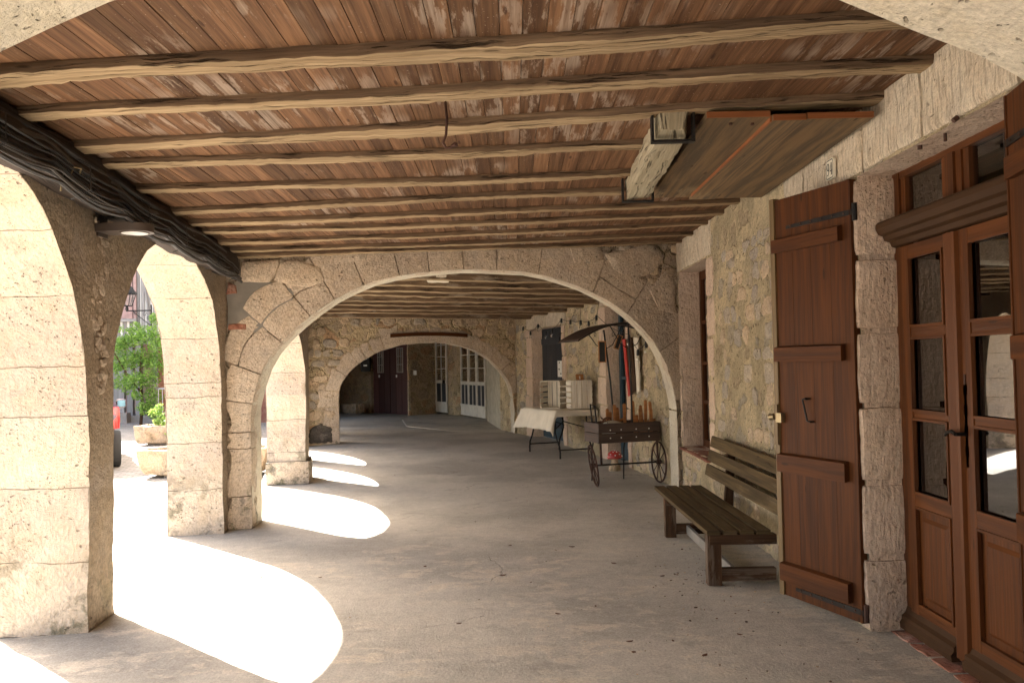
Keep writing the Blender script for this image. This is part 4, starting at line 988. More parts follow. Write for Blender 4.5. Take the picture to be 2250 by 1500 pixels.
for s0, s1, z0, z1 in ((DB[0], DB[0] + .1, 0, 2.44), (DB[1] - .1, DB[1], 0, 2.44), (DB[0] + .45, DB[0] + .55, .02, 2.4)): wbox(mb, s0, s1, z0, z1, .2, .26, 'blue')
for z0, z1 in ((.02, .75), (1.28, 1.33), (1.85, 1.9), (2.36, 2.44)): wbox(mb, DB[0] + .1, DB[1] - .1, z0, z1, .205, .255, 'blue', .3)
dB = mb.build('door', parent=h2s, smooth=0)
mb = MB(); wbox(mb, DB[0] + .05, DB[1] - .05, .75, 2.4, .23, .234, 'glass'); mb.build('glass_pane', parent=dB, smooth=0)
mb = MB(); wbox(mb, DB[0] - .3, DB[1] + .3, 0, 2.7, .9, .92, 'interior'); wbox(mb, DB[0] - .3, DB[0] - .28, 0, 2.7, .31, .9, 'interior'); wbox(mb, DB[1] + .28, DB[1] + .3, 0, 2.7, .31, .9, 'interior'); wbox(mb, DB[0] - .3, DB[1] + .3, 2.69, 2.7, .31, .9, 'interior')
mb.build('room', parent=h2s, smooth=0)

# ---- upper floors above the arcade (throw the shade, never seen)
mb = MB()
mb.prism([(-3.1, -6.6), (-3.25, 8), (-3.3, 11.3), (-4.75, 17), (-8.4, 34), (7, 34), (7, -6.6)], lambda a, b, d: (a, b, d), 3.145, 9.0, 'housewall')
tag(mb.build('upper_storeys', smooth=0), kind='structure')

# ------------------------------------------------------------------ bench
bn = thing('park_bench', 'weathered slatted wooden bench against the rubble wall beside the brown shutter', 'bench', (1.55, 6.7, 0))
for i in range(4):
    x0 = 1.305 + i * .115; mb = MB()
    mb.hexa(lambda a, b, c: (lerp(x0, x0 + .10, b), lerp(5.69, 7.80, a), lerp(.352, .388, c) - .004 * math.sin(a * PI)), (12, 1, 1), (2.1, .10, .036), .005, 'bench', .35 + .12 * i)
    mb.build('seat_slat', parent=bn, smooth=0)
for i, (z0, xx) in enumerate(((.475, 1.795), (.605, 1.822), (.735, 1.85))):
    mb = MB(); mb.hexa(lambda a, b, c: (xx + .022 * b + .022 * c, lerp(5.69, 7.86, a), z0 + .105 * c), (12, 1, 1), (2.1, .02, .105), .005, 'bench', .4 + .1 * i); mb.build('back_slat', parent=bn, smooth=0)
for y in (5.76, 7.34):
    mb = MB(); mb.box((1.315, y - .045, 0), (1.415, y + .045, .35), 'benchleg', .5, rnd=.006, n=(2, 2, 4)); mb.build('leg', parent=bn, smooth=0)
    mb = MB(); mb.bar((1.862, y, 0), (1.925, y, .81), .07, .05, 'benchleg', .4, up=(0, 1, 0)); mb.build('back_leg', parent=bn, smooth=0)
    mb = MB(); mb.box((1.415, y - .03, .03), (1.79, y + .03, .115), 'benchleg', .6); mb.box((1.33, y - .055, .285), (1.79, y - .046, .351), 'benchleg', .4); mb.box((1.415, y - .046, .287), (1.79, y + .03, .350), 'benchleg', .4); mb.build('stretcher', parent=bn, smooth=0)
mb = MB(); mb.box((1.50, 5.80, .035), (1.525, 7.30, .110), 'cement', .7); mb.build('long_rail', parent=bn, smooth=0)

# ------------------------------------------------------------------ folding table, cloth, crates
NLc = Vector((.70, 13.38, 0)); el = Vector((-.36, .933, 0)); es = Vector((.933, .36, 0))
TP = lambda u, v, z: tuple(NLc + el * u + es * v + Vector((0, 0, z)))
tb = thing('folding_table', 'folding table with bent dark metal legs under a cream cloth', 'table', TP(.7, .3, 0))
mb = MB(); mb.hexa(lambda a, b, c: TP(.01 + 1.38 * a, .01 + .70 * b, .745 + .03 * c), (1, 1, 1), (1.4, .6, .03), .01, 'whitepaint'); mb.build('table_top', parent=tb)
for u0, sg in ((.22, -1), (1.18, 1)):
    for v in (.07, .64):
        mb = MB(); mb.tube([TP(u0, v, .745), TP(u0 - .01 * sg, v, .50), TP(u0 - .02 * sg, v, .42), TP(u0 + .05 * sg, v, .30), TP(u0 + .15 * sg, v, .19), TP(u0 + .17 * sg, v, .10), TP(u0 + .17 * sg, v, 0)], .014, 8, 'iron')
        mb.build('leg', parent=tb)
    mb = MB(); mb.tube([TP(u0 + .16 * sg, .07, .14), TP(u0 + .16 * sg, .64, .14)], .011, 8, 'iron'); mb.build('cross_bar', parent=tb)
    mb = MB(); mb.tube([TP(u0, .07, .47), TP(u0 - .18 * sg, .30, .58), TP(u0 - .35 * sg, .30, .73)], .009, 8, 'iron'); mb.tube([TP(u0, .64, .47), TP(u0 - .18 * sg, .30, .58)], .009, 8, 'iron')
    mb.build('leg_brace', parent=tb)
mb = MB(); NU, NV = 44, 50
def clothp(u, v):   # u along (0..1.5 with overhang), v across
    z = .783 + .003 * noise.noise(Vector((u * 5, v * 5, 0))); uu, vv = u, v
    if v < 0:
        dr = -v; wv = .018 * math.sin(u * 9 + .8) + .012 * math.sin(u * 21)
        sw = 1 + .25 * max(0, u - 1.1); z -= dr * .985 * (sw if u > 1.1 else 1); vv = -.012 - (.09 + wv * 1.4 + .10 * max(0, u - 1.1)) * dr / .33 - .004
        if u > 1.40: uu = 1.40 + (u - 1.40) * .5 + .10 * dr
    if v > .72: dr = v - .72; z -= dr; vv = .732 + .03 * math.sin(u * 11) * dr
    if u < 0: dr = -u; z -= dr * .98; uu = -.012 - .03 * dr - .015 * math.sin(v * 14) * dr / .1
    if u > 1.40 and v >= 0: dr = u - 1.40; z -= dr; uu = 1.412
    return TP(uu, vv, z)
mi = mb.mat('cloth')
us = [-.10, -.066, -.033, -.01] + [1.40 * i / NU for i in range(NU + 1)] + [1.41, 1.45, 1.5, 1.56]
vs_ = [-.33 + .33 * i / 16 for i in range(16)] + [.72 * i / 20 for i in range(21)] + [.74, .78, .84]
b0 = len(mb.v)
for u in us:
    for v in vs_: mb.v.append(clothp(u, v))
for i in range(len(us) - 1):
    for j in range(len(vs_) - 1):
        mb.face((b0 + i * len(vs_) + j, b0 + (i + 1) * len(vs_) + j, b0 + (i + 1) * len(vs_) + j + 1, b0 + i * len(vs_) + j + 1), [(us[i], vs_[j]), (us[i + 1], vs_[j]), (us[i + 1], vs_[j + 1]), (us[i], vs_[j + 1])], .5, mi)
tc = mb.build('tablecloth', smooth=80); tag(tc, 'cream cloth draped over the folding table, long flap hanging on the left', 'tablecloth')
sol = tc.modifiers.new('thick', 'SOLIDIFY'); sol.thickness = .003

def crate(label, gap_seed):
    random.seed(gap_seed)
    t = thing('wooden_crate', label, 'crate', (0, 0, 0), 'whitewashed crates standing on the table'); L_, W_, H_ = .47, .37, .30
    for x0 in (0, L_ - .014):
        mb = MB()
        for k in range(3): mb.box((x0, .011, k * H_ / 3 + .002), (x0 + .014, W_ - .011, (k + 1) * H_ / 3 - .002), 'crate', random.uniform(.3, .7))
        mb.build('end_panel', parent=t, smooth=0)
    for y0 in (0, W_ - .010):
        mb = MB()
        for k in range(5): mb.box((k * L_ / 5 + (.0145 if k == 0 else .004), y0, .0), ((k + 1) * L_ / 5 - .018, y0 + .010, H_ - .001), 'crate', random.uniform(.3, .8))
        for x0 in (.016, L_ - .036): mb.box((x0, y0 + (.0105 if y0 == 0 else -.0125), .0), (x0 + .02, y0 + (.0225 if y0 == 0 else -.0005), H_ - .002), 'crate', .3)
        mb.build('side_slats', parent=t, smooth=0)
    mb = MB()
    for k in range(4): mb.box((.002, .011 + k * (W_ - .02) / 4 + .006, -.008), (L_ - .002, .011 + (k + 1) * (W_ - .02) / 4 - .006, 0), 'crate', random.uniform(.5, .9))
    mb.build('base_boards', parent=t, smooth=0)
    return t
def stand(t, loc, open_dir):   # crate on its end: local x -> up, local z (open side) -> open_dir
    f = Vector(open_dir).normalized(); up = Vector((0, 0, 1)); yv = f.cross(up)
    M = Matrix((up, yv, f)).transposed(); t.rotation_euler = M.to_euler(); t.location = loc
cA = crate('slatted crate on end on the table, open side turned towards the street', 4)
stand(cA, Vector((.925, 14.22, .787)), (-.45, -.89, 0))
cB = crate('closed-faced crate on the near end of the table, a little picture on top', 8)
stand(cB, Vector((.955, 13.64, .795)), (-.2, .98, 0))
pc = MB(); pz = .787 + .445
pc.bar((1.05, 13.75, pz + .08), (1.18, 13.80, pz + .08), .012, .10, 'picket', .4, up=(0, .25, 1)); pco = pc.build('picture_card', smooth=0); tag(pco, 'small brown framed card leaning on top of the crate', 'picture')
q = MB(); q.bar((1.105, 13.762, pz + .075), (1.125, 13.769, pz + .075), .004, .05, 'whitepaint', .5, up=(0, .25, 1)); q.build('figure', parent=pco, smooth=0)

npap = MB(); s0 = 16.08
npap.hexa(lambda a, b, c: PW(lerp(s0, s0 + .42, a), lerp(.183, .186, b)) + (lerp(1.28, 1.60, c),), (1, 1, 1), (.4, .003, .3), 0, 'paper'); npo2 = npap.build('paper_notice', smooth=0)
tag(npo2, 'white paper notice with dark marks pinned to the blue-grey door', 'notice')
for (a, z) in ((.28, 1.55), (.10, 1.47), (.3, 1.42), (.2, 1.33)):
    q = MB(); q.hexa(lambda b, c, d: PW(s0 + a + .06 * b, lerp(.180, .1825, c)) + (z + .03 * d,), (1, 1, 1), (.06, .003, .03), 0, 'black')
    q.build('printed_mark', parent=npo2, smooth=0)

# ------------------------------------------------------------------ flower cart
ct = thing('flower_cart', 'dark wooden flower cart on spoked wheels with a curved metal canopy', 'cart', (1.45, 10.6, 0))
e1 = Vector((.95, .31, 0)).normalized(); e2 = Vector((-.31, .95, 0)).normalized(); O = Vector((1.06, 10.36, 0))
CP = lambda a, b, z: tuple(O + e1 * a + e2 * b + Vector((0, 0, z)))
def cbox(mb, a0, a1, b0, b1, z0, z1, mt, tint=.5): mb.hexa(lambda a, b, c: CP(lerp(a0, a1, a), lerp(b0, b1, b), lerp(z0, z1, c)), (1, 1, 1), (a1 - a0, b1 - b0, z1 - z0), .002, mt, tint)
mb = MB(); Lc, Wc = .86, .46
for z0, z1, t in ((.535, .658, .4), (.662, .785, .6)):
    cbox(mb, 0, Lc, 0, .02, z0, z1, 'cart', t); cbox(mb, 0, Lc, Wc - .02, Wc, z0, z1, 'cart', t)
    cbox(mb, 0, .02, .021, Wc - .021, z0, z1, 'cart', t + .1); cbox(mb, Lc - .02, Lc, .021, Wc - .021, z0, z1, 'cart', t)
cbox(mb, .021, Lc - .021, .021, Wc - .021, .54, .56, 'cart', .3); mb.build('box', parent=ct, smooth=0)
for a in (.16, .31, .52, .70):
    for z in (.60, .70): mb = MB(); mb.tube([CP(a, 0, z), CP(a, -.005, z)], .0085, 8, 'white'); mb.build('bolt', parent=ct)
def wheel(a, b, lean):
    mb = MB(); c = Vector(CP(a, b, .268)); ax = (e2 * .95 + e1 * (.22 if a < 0 else .12)).normalized(); up = (Vector((0, 0, 1)) + e1 * lean).normalized(); Rw = .255
    ring = [c + ax * math.cos(k * PI / 18) * Rw + up * math.sin(k * PI / 18) * Rw for k in range(36)]
    mb.tube(ring, .012, 6, 'rust', closed=True)
    for k in range(10):
        an = k * PI / 5; mb.tube([c, c + ax * math.cos(an) * Rw + up * math.sin(an) * Rw], .006, 6, 'rust')
    nn = ax.cross(up); mb.tube([c - nn * .03, c + nn * .03], .028, 12, 'rust'); mb.build('wheel', parent=ct)
wheel(-.07, .02, -.16); wheel(Lc - .035, -.01, .0)
mb = MB(); mb.tube([CP(-.07, .02, .268), CP(Lc - .035, .0, .268)], .011, 8, 'iron'); mb.build('axle', parent=ct)
for a in (.04, Lc - .03):
    mb = MB(); mb.tube([CP(a, .02, .27), CP(a, .04, .54)], .014, 6, 'rust'); mb.build('axle_bracket', parent=ct)
for a, b in ((.13, .52), (.58, .50)):
    mb = MB(); mb.tube([CP(a, b - .06, .55), CP(a, b, .4), CP(a, b + .02, 0)], .009, 6, 'iron'); mb.build('leg', parent=ct)
mb = MB(); mb.tube([CP(.02, .10, .76), CP(.0, .10, 1.0), CP(.0, .24, 1.02), CP(.02, .24, .76)], .011, 8, 'iron'); mb.build('handle', parent=ct)
for pts in ([CP(.42, .40, .56), CP(.37, .42, 1.3), CP(.30, .44, 1.98)], [CP(.50, .06, .56), CP(.49, .06, 1.3), CP(.47, .06, 2.06)]):
    mb = MB(); mb.tube(pts, .012, 8, 'iron'); mb.build('canopy_post', parent=ct)
mb = MB()
def can(a, b, c):
    x = lerp(-.30, .88, a); z = 2.05 - .36 * (x - .46) ** 2 - .06 * max(0, -x); return CP(x, lerp(-.12, .55, b), z + .008 * c)
mb.hexa(can, (24, 4, 1), (1.2, .6, .008), 0, 'cart', .4); mb.build('canopy', parent=ct, smooth=60)
mb = MB()
for b in (-.12, .2, .55): mb.tube([can(k / 20, (b + .12) / .67, -.8) for k in range(21)], .007, 6, 'iron')
for a in (0, .25, .5, .75, 1): mb.tube([can(a, k / 4, -.8) for k in range(5)], .006, 6, 'iron')
for (a, b, z, bb) in ((.31, .44, 1.72, .45), (.47, .06, 1.72, .05)):
    for dx in (-.26, .26):
        x = a + dx; mb.tube([CP(a, b, z), CP(a + dx * .45, bb, z + .06), CP(x, bb, 2.035 - .36 * (x - .46) ** 2)], .006, 6, 'iron')
        mb.tube([CP(a + dx * .5, bb + .03 * math.cos(k * PI / 5), z + .20 + .03 * math.sin(k * PI / 5)) for k in range(10)], .004, 5, 'iron', closed=True)
mb.build('canopy_frame', parent=ct)
for (c0, w, h, z, tl, lab) in ((CP(.235, .36, 0), .10, .28, 1.55, 0, 'narrow framed chalkboard hanging from the left canopy post'), (CP(.36, .20, 0), .07, .19, 1.72, .35, 'small tilted wooden board hanging beside the right canopy post')):
    mb = MB(); c0 = Vector(c0); Mx = Matrix.Translation(c0 + Vector((0, 0, z))) @ Matrix.Rotation(.15, 4, 'Z') @ Matrix.Rotation(tl, 4, 'Y')
    for (a0, a1, z0, z1) in ((-w / 2, -w / 2 + .012, 0, h), (w / 2 - .012, w / 2, 0, h), (-w / 2 + .012, w / 2 - .012, 0, .012), (-w / 2 + .012, w / 2 - .012, h - .012, h)): mb.box((a0, -.008, z0), (a1, .008, z1), 'picket', .6, Mx)
    o_ = mb.build('hanging_board', smooth=0); tag(o_, lab, 'board')
    q = MB(); q.box((-w / 2 + .012, -.003, .012), (w / 2 - .012, .003, h - .012), 'black', .5, Mx); q.build('slate', parent=o_, smooth=0)
    q = MB(); q.tube([tuple(Mx @ Vector((0, 0, h))), tuple(Mx @ Vector((.01, 0, h + .14)))], .003, 5, 'cablegrey'); q.build('string', parent=o_)
# toy picket fences and papers in the cart
random.seed(21)
for gi, (a0, a1, b, n, z0, lab) in enumerate(((.30, .52, .36, 6, .66, 'orange picket fence pieces leaning at the back of the cart box'), (.55, .84, .14, 7, .64, 'orange picket fence pieces standing in the right end of the cart box'))):
    t = thing('picket_fence', lab, 'fence', CP((a0 + a1) / 2, b, z0))
    for k in range(n):
        mb = MB(); a = lerp(a0, a1, k / (n - 1)); hh = random.uniform(.26, .42) - .05 * (k % 2); w = .042; ln = random.uniform(-.05, .05); bb = b + random.uniform(-.05, .05)
        out = [(-w / 2, 0), (w / 2, 0), (w / 2, hh - .02), (w * .3, hh - .004), (0, hh), (-w * .3, hh - .004), (-w / 2, hh - .02)]
        mb.prism(out, lambda p, z, d: tuple(Vector(CP(a + p + ln * z, bb + .05 * z, z0)) + Vector((0, 0, z)) + e2 * d), 0, .014, 'picket', random.uniform(.3, .8)); mb.build('picket', parent=t, smooth=0)
    mb = MB(); mb.bar(CP(a0 - .03, b - .02, z0 + .06), CP(a1 + .03, b + .0, z0 + .16), .012, .03, 'picket', .4); mb.build('rail', parent=t, smooth=0)
mb = MB(); mb.hexa(lambda a, b, c: CP(lerp(.30, .62, a) - .08 * b, lerp(.05, .30, b), .70 + .075 * b + .02 * math.sin(a * 5) + .004 * c), (8, 4, 1), (.3, .25, .004), 0, 'cloth'); tag(mb.build('cream_cloth', smooth=60), 'folded cream cloth lying in the cart box', 'cloth')
mb = MB(); mb.hexa(lambda a, b, c: CP(lerp(.10, .26, a), lerp(.05, .22, b), .60 + .13 * a * (1 - a) * 4 * c + .05), (6, 2, 2), (.16, .2, .1), 0, 'paper'); tag(mb.build('paper_packet', smooth=60), 'crumpled pale packet in the left end of the cart box', 'packet')
mb = MB()
for k in range(60):
    c0 = Vector(CP(.22 + random.gauss(0, .035), .30 + random.gauss(0, .03), .70 + random.uniform(0, .14))); v1 = Vector((random.gauss(0, 1), random.gauss(0, 1), random.gauss(0, 1))).normalized() * .022; v2 = v1.orthogonal().normalized() * .010
    mb.quad([c0 - v1, c0 + v2, c0 + v1, c0 - v2], None, .5, mb.mat('dead'))
for k in range(8): mb.tube([CP(.22, .30, .58), CP(.22 + random.gauss(0, .03), .30 + random.gauss(0, .03), .80)], .003, 5, 'dead')
tag(mb.build('dried_flowers', smooth=0), 'clump of brown dried flowers at the back of the cart box', 'flowers')

# mushroom ornament
mu = thing('mushroom_ornament', 'red mushroom garden ornament with white dots under the cart', 'ornament', (1.44, 11.9, 0))
mb = MB(); mb.lathe([(0, 0), (.085, 0), (.09, .03), (.075, .07), (.05, .12), (.048, .17), (.06, .19)], (1.44, 11.9, 0), 20, 'trough', .8); mb.build('stem', parent=mu)
mb = MB(); mb.lathe([(.05, .180), (.095, .172), (.112, .185), (.112, .205), (.09, .25), (.05, .28), (0, .29)], (1.44, 11.9, 0), 24, 'redpaint'); cap = mb.build('cap', parent=mu)
for (an, el_) in ((-1.6, .35), (-.9, .5), (-2.3, .5), (-1.2, 1.0), (-2.0, .95), (-.5, .2), (-2.8, .25), (1.5, .6), (-1.55, 1.35)):
    q = MB(); c0 = Vector((1.44 + .113 * math.cos(an) * math.cos(el_), 11.9 + .113 * math.sin(an) * math.cos(el_), .195 + .093 * math.sin(el_)))
    q.hexa(lambda a, b, c: c0 + Vector(((a - .5) * .022, (b - .5) * .022, (c - .5) * .02)), (2, 2, 2), (.02, .02, .02), .006, 'white'); q.build('dot', parent=cap, smooth=80)
# panel with red edge on the wall
pn = thing('wall_panel', 'tall narrow brown panel with a red left edge hanging beside the blue door', 'panel', PW(11.8, -.05) + (1.1,))
SS = lambda s, z: s
pts_ = [(12.08, 1.87), (11.72, 1.90), (11.52, 1.17), (11.86, 1.07)]
mb = MB(); mb.prism(pts_, lambda s, z, d: PW(s, d) + (z,), -.045, -.075, 'darkwood', .7); mb.build('back_board', parent=pn, smooth=0)
mb = MB(); mb.prism([(12.10, 1.88), (11.99, 1.885), (11.78, 1.08), (11.88, 1.05)], lambda s, z, d: PW(s, d) + (z,), -.076, -.09, 'redpaint'); mb.build('red_edge', parent=pn, smooth=0)
mb = MB(); mb.prism([(11.60, 1.90), (11.40, 1.88), (11.38, 1.15), (11.50, 1.10)], lambda s, z, d: PW(s, d) + (z,), -.05, -.07, 'cloth'); mb.build('cream_strip', parent=pn, smooth=0)

# string lights
sl = thing('string_lights', 'festoon of clear bulbs in black sockets strung along the far house wall', 'lights', PW(14.4, -.05) + (2.5,))
bp = [(17.89, 2.33), (17.44, 2.21), (16.91, 2.33), (16.4, 2.17), (16.04, 2.19), (15.48, 2.36), (14.91, 2.30), (14.31, 2.26), (13.87, 2.22), (13.43, 2.29), (11.82, 1.91), (11.39, 1.69), (10.99, 1.79)]
W3 = lambda s, z, d=-.07: Vector(PW(s, d) + (z,))
mb = MB(); path = []
for (a, b) in zip(bp, bp[1:]):
    for k in range(6):
        t = k / 6; path.append(W3(lerp(a[0], b[0], t), lerp(a[1], b[1], t) - .10 * 4 * t * (1 - t) * min(1, abs(a[0] - b[0])) * .6 + .03))
mb.tube(path, .005, 5, 'cable')
hk = W3(14.41, 2.63, -.05)
for b in ((14.91, 2.30), (14.31, 2.26)): mb.tube([hk, W3(*b)], .0035, 5, 'cable')
mb.tube([W3(13.3, 2.62, -.05), W3(13.43, 2.29)], .0035, 5, 'cable'); mb.build('flex', parent=sl)
for s, z in bp + [(14.41, 2.61)]:
    mb = MB(); c0 = W3(s, z, -.075); mb.lathe([(0, .03), (.014, .03), (.020, .0), (.022, -.045), (.016, -.055)], c0, 10, 'black'); so = mb.build('socket', parent=sl)
    mb = MB(); mb.lathe([(.014, -.05), (.018, -.065), (.028, -.095), (.024, -.12), (0, -.132)], c0, 12, 'glass2'); mb.build('bulb', parent=so)

# fallen leaves and crumbs on the pavement
random.seed(33)
lv = [(.62, 4.62), (.86, 4.62), (.98, 4.38), (.33, 6.9), (-.05, 7.1), (.47, 7.0), (-.35, 5.0), (.25, 5.15), (1.15, 6.05), (1.2, 5.9), (1.05, 6.0), (.75, 6.4), (1.25, 4.7), (.1, 5.9), (-.1, 6.1), (.5, 5.3), (-1.9, 6.2), (-1.45, 6.15)]
proto = None
for i, (x, y) in enumerate(lv):
    if proto is None:
        mb = MB()
        mb.prism([(-.022, 0), (-.008, .010), (.010, .008), (.024, 0), (.008, -.010), (-.010, -.008)], lambda a, b, d: (a, b, .004 + d + .25 * abs(a) * .6), 0, .003, 'dead'); proto = mb.build('fallen_leaf', smooth=0); o_ = proto
        tag(proto, 'small dry brown leaf lying on the concrete floor', 'leaf', 'dry leaves scattered over the floor')
    else: o_ = proto.copy(); col.objects.link(o_)
    o_.location = (x, y, .001); o_.rotation_euler = (0, 0, random.uniform(0, 6)); s_ = random.uniform(.5, 1.15); o_.scale = (s_, s_, s_)

# grit and crumbs, too many to count
random.seed(44); mb = MB()
for k in range(330):
    if k < 150: x, y = random.gauss(1.35, .22), random.gauss(5.9, .5)
    elif k < 230: x, y = random.gauss(1.2, .5), random.gauss(4.4, .4)
    else: x, y = random.uniform(-2.2, 1.9), random.uniform(2.8, 12)
    if x > 1.9 or (x < -2.45): continue
    r = random.uniform(.002, .0065) * (1.5 if random.random() < .1 else 1)
    a0 = random.uniform(0, 6); pts_ = [(x + r * math.cos(a0 + q * 1.57) * random.uniform(.6, 1.6), y + r * math.sin(a0 + q * 1.57) * random.uniform(.5, 1.1)) for q in range(4)]
    mb.prism(pts_, lambda a, b, d: (a, b, d), .0005, r * .7, random.choice(['dead', 'dead', 'soil', 'stepstone', 'trough']), random.random())
tag(mb.build('grit', smooth=0), kind='stuff')

# ------------------------------------------------------------------ third bay at the end of the passage
fh = thing('end_house', 'dim ochre stone house closing the end of the passage, with maroon and white doors', 'house', (-3, 26, 0))
def fwall(p0, p1, z0, z1, mt, t=.35, name='wall', amp=.02):
    mb = MB(); p0 = Vector(p0 + (0,)); p1 = Vector(p1 + (0,)); d = p1 - p0; nr = Vector((d.y, -d.x, 0)).normalized(); nr = nr if nr.y > 0 else -nr
    mb.hexa(lambda a, b, c: tuple(p0 + d * a + nr * t * b) + () if False else (p0.x + d.x * a + nr.x * t * b, p0.y + d.y * a + nr.y * t * b, lerp(z0, z1, c)), (max(2, int(d.length / .15)), 2, max(2, int((z1 - z0) / .15))), (d.length, t, z1 - z0), 0, mt, .5)
    mb.disp([(2, amp), (7, amp * .5)]); return mb.build(name, parent=fh, smooth=50)
fwall((-8.2, 31.0), (-4.74, 27.75), -.05, 2.9, 'rubble_far'); fwall((-3.30, 26.35), (-3.17, 25.33), -.05, 2.9, 'rubble_far', t=.04, amp=.004)
fwall((-3.18, 25.3), (-2.42, 26.2), -.05, 2.9, 'rubble_far', t=.06)
fwall((-2.0, 25.5), (-1.56, 24.7), -.05, 2.9, 'rubble_far'); fwall((-.72, 22.5), (-.30, 19.6), -.05, 2.9, 'plaster', amp=.008); fwall((-.62, 22.6), (.5, 22.7), -.05, 2.9, 'plaster')
fwall((-9.2, 32.6), (3.2, 32.6), -.05, 3.1, 'plaster'); fwall((3.0, 19.5), (3.1, 32.6), -.05, 3.1, 'plaster')  # unseen walls added behind everything to stop daylight leaking in beside the doors
mb = MB(); mb.prism([(-4.7, 16.9), (.4, 18.9), (3, 29), (-8.6, 31.8)], lambda a, b, d: (a, b, d), 2.68, 2.72, 'joist_dark'); mb.build('ceiling_boards', parent=fh, smooth=0)
mb = MB(); mb.prism([(-3.16, 23.6), (-2.75, 21.3), (-1.4, 19.5), (-.2, 19.0), (-.2, 22.6), (-1.2, 24.9), (-2.4, 26.4), (-3.2, 25.4)], lambda a, b, d: (a, b, d if d < 0 else max(.003, .045 * min(1, (b - 19.4) / 5))), -.02, .1, 'floor'); mb.build('raised_step', parent=fh, smooth=0)
def fdoor(name, p0, p1, z0, z1, mt, leaves, panes, rail, low, glassmt='glass', offs=0, lock=True):
    """panelled door between ground points; panes=(cols,[z..]) ; low=(n,z0,z1) dark lower panels"""
    p0 = Vector(p0 + (0,)); p1 = Vector(p1 + (0,)); d = p1 - p0; nr = Vector((d.y, -d.x, 0)).normalized(); nr = nr if nr.y < 0 else -nr
    F = lambda a, n_, z: (p0.x + d.x * a + nr.x * (n_ + offs), p0.y + d.y * a + nr.y * (n_ + offs), z)
    W_ = d.length / leaves
    for L_ in range(leaves):
        mb = MB(); a0, a1 = L_ / leaves, (L_ + 1) / leaves; st = .07 / d.length
        bx = lambda u0, u1, za, zb_, n0=0, n1=.04, t=.5, mt_=mt: mb.hexa(lambda a, b, c: F(lerp(u0, u1, a), lerp(n0, n1, b), lerp(za, zb_, c)), (1, 1, 1), ((u1 - u0) * d.length, n1 - n0, zb_ - za), 0, mt_, t)
        g_ = .006 / d.length
        bx(a0 + g_, a0 + st, z0, z1); bx(a1 - st, a1 - g_, z0, z1); bx(a0 + st, a1 - st, z0, z0 + .30, .002, .036); bx(a0 + st, a1 - st, z1 - .08, z1, .002, .036); bx(a0 + st, a1 - st, rail[0], rail[1], .002, .036)
        bx(a0 + g_, a1 - g_, z0 + .28, z0 + .33, .04, .055)
        cols_, zs_ = panes
        for k in range(1, cols_): u = lerp(a0 + st, a1 - st, k / cols_); bx(u - .012 / d.length, u + .012 / d.length, rail[1], z1 - .08, .006, .032)
        for zz in zs_: bx(a0 + st, a1 - st, zz - .012, zz + .012, .008, .03)
        for k in range(1, low): u = lerp(a0 + st, a1 - st, k / low); bx(u - .02 / d.length, u + .02 / d.length, z0 + .30, rail[0], .004, .034)
        o_ = mb.build(name, parent=fh, smooth=0)
        mb = MB(); bx = lambda u0, u1, za, zb_, n0, n1, t, mt_: mb.hexa(lambda a, b, c: F(lerp(u0, u1, a), lerp(n0, n1, b), lerp(za, zb_, c)), (1, 1, 1), ((u1 - u0) * d.length, n1 - n0, zb_ - za), 0, mt_, t)
        bx(a0 + st * .5, a1 - st * .5, rail[0] + .02, z1 - .04, .012, .015, .5, 'glass'); mb.build('glass_pane', parent=o_, smooth=0)
        mb = MB(); bx(a0 + st * .5, a1 - st * .5, z0 + .02, rail[0] + .01, .010, .016, .5, 'bluegrey'); mb.build('lower_panel', parent=o_, smooth=0)
        mb = MB(); bx(a0 + st * .5, a1 - st * .5, z0, z1, -.12, -.10, .5, 'cement'); mb.build('curtain', parent=o_, smooth=0)
    if lock:
        mb = MB(); c = F(.80, .05, .5 * (rail[0] + rail[1])); mb.box((c[0] - .05, c[1] - .04, c[2] - .05), (c[0] + .05, c[1], c[2] + .05), 'iron'); mb.build('lock', parent=o_, smooth=0)
fdoor('white_door', (-2.42, 26.2), (-2.0, 25.45), .10, 2.55, 'whitepaint', 1, (2, [1.45, 1.82, 2.19]), (1.0, 1.10), 2)
fdoor('folding_door', (-1.52, 24.6), (-.72, 22.45), .09, 2.5, 'whitepaint', 3, (1, [1.46, 1.84, 2.2]), (.98, 1.08), 2, lock=False)
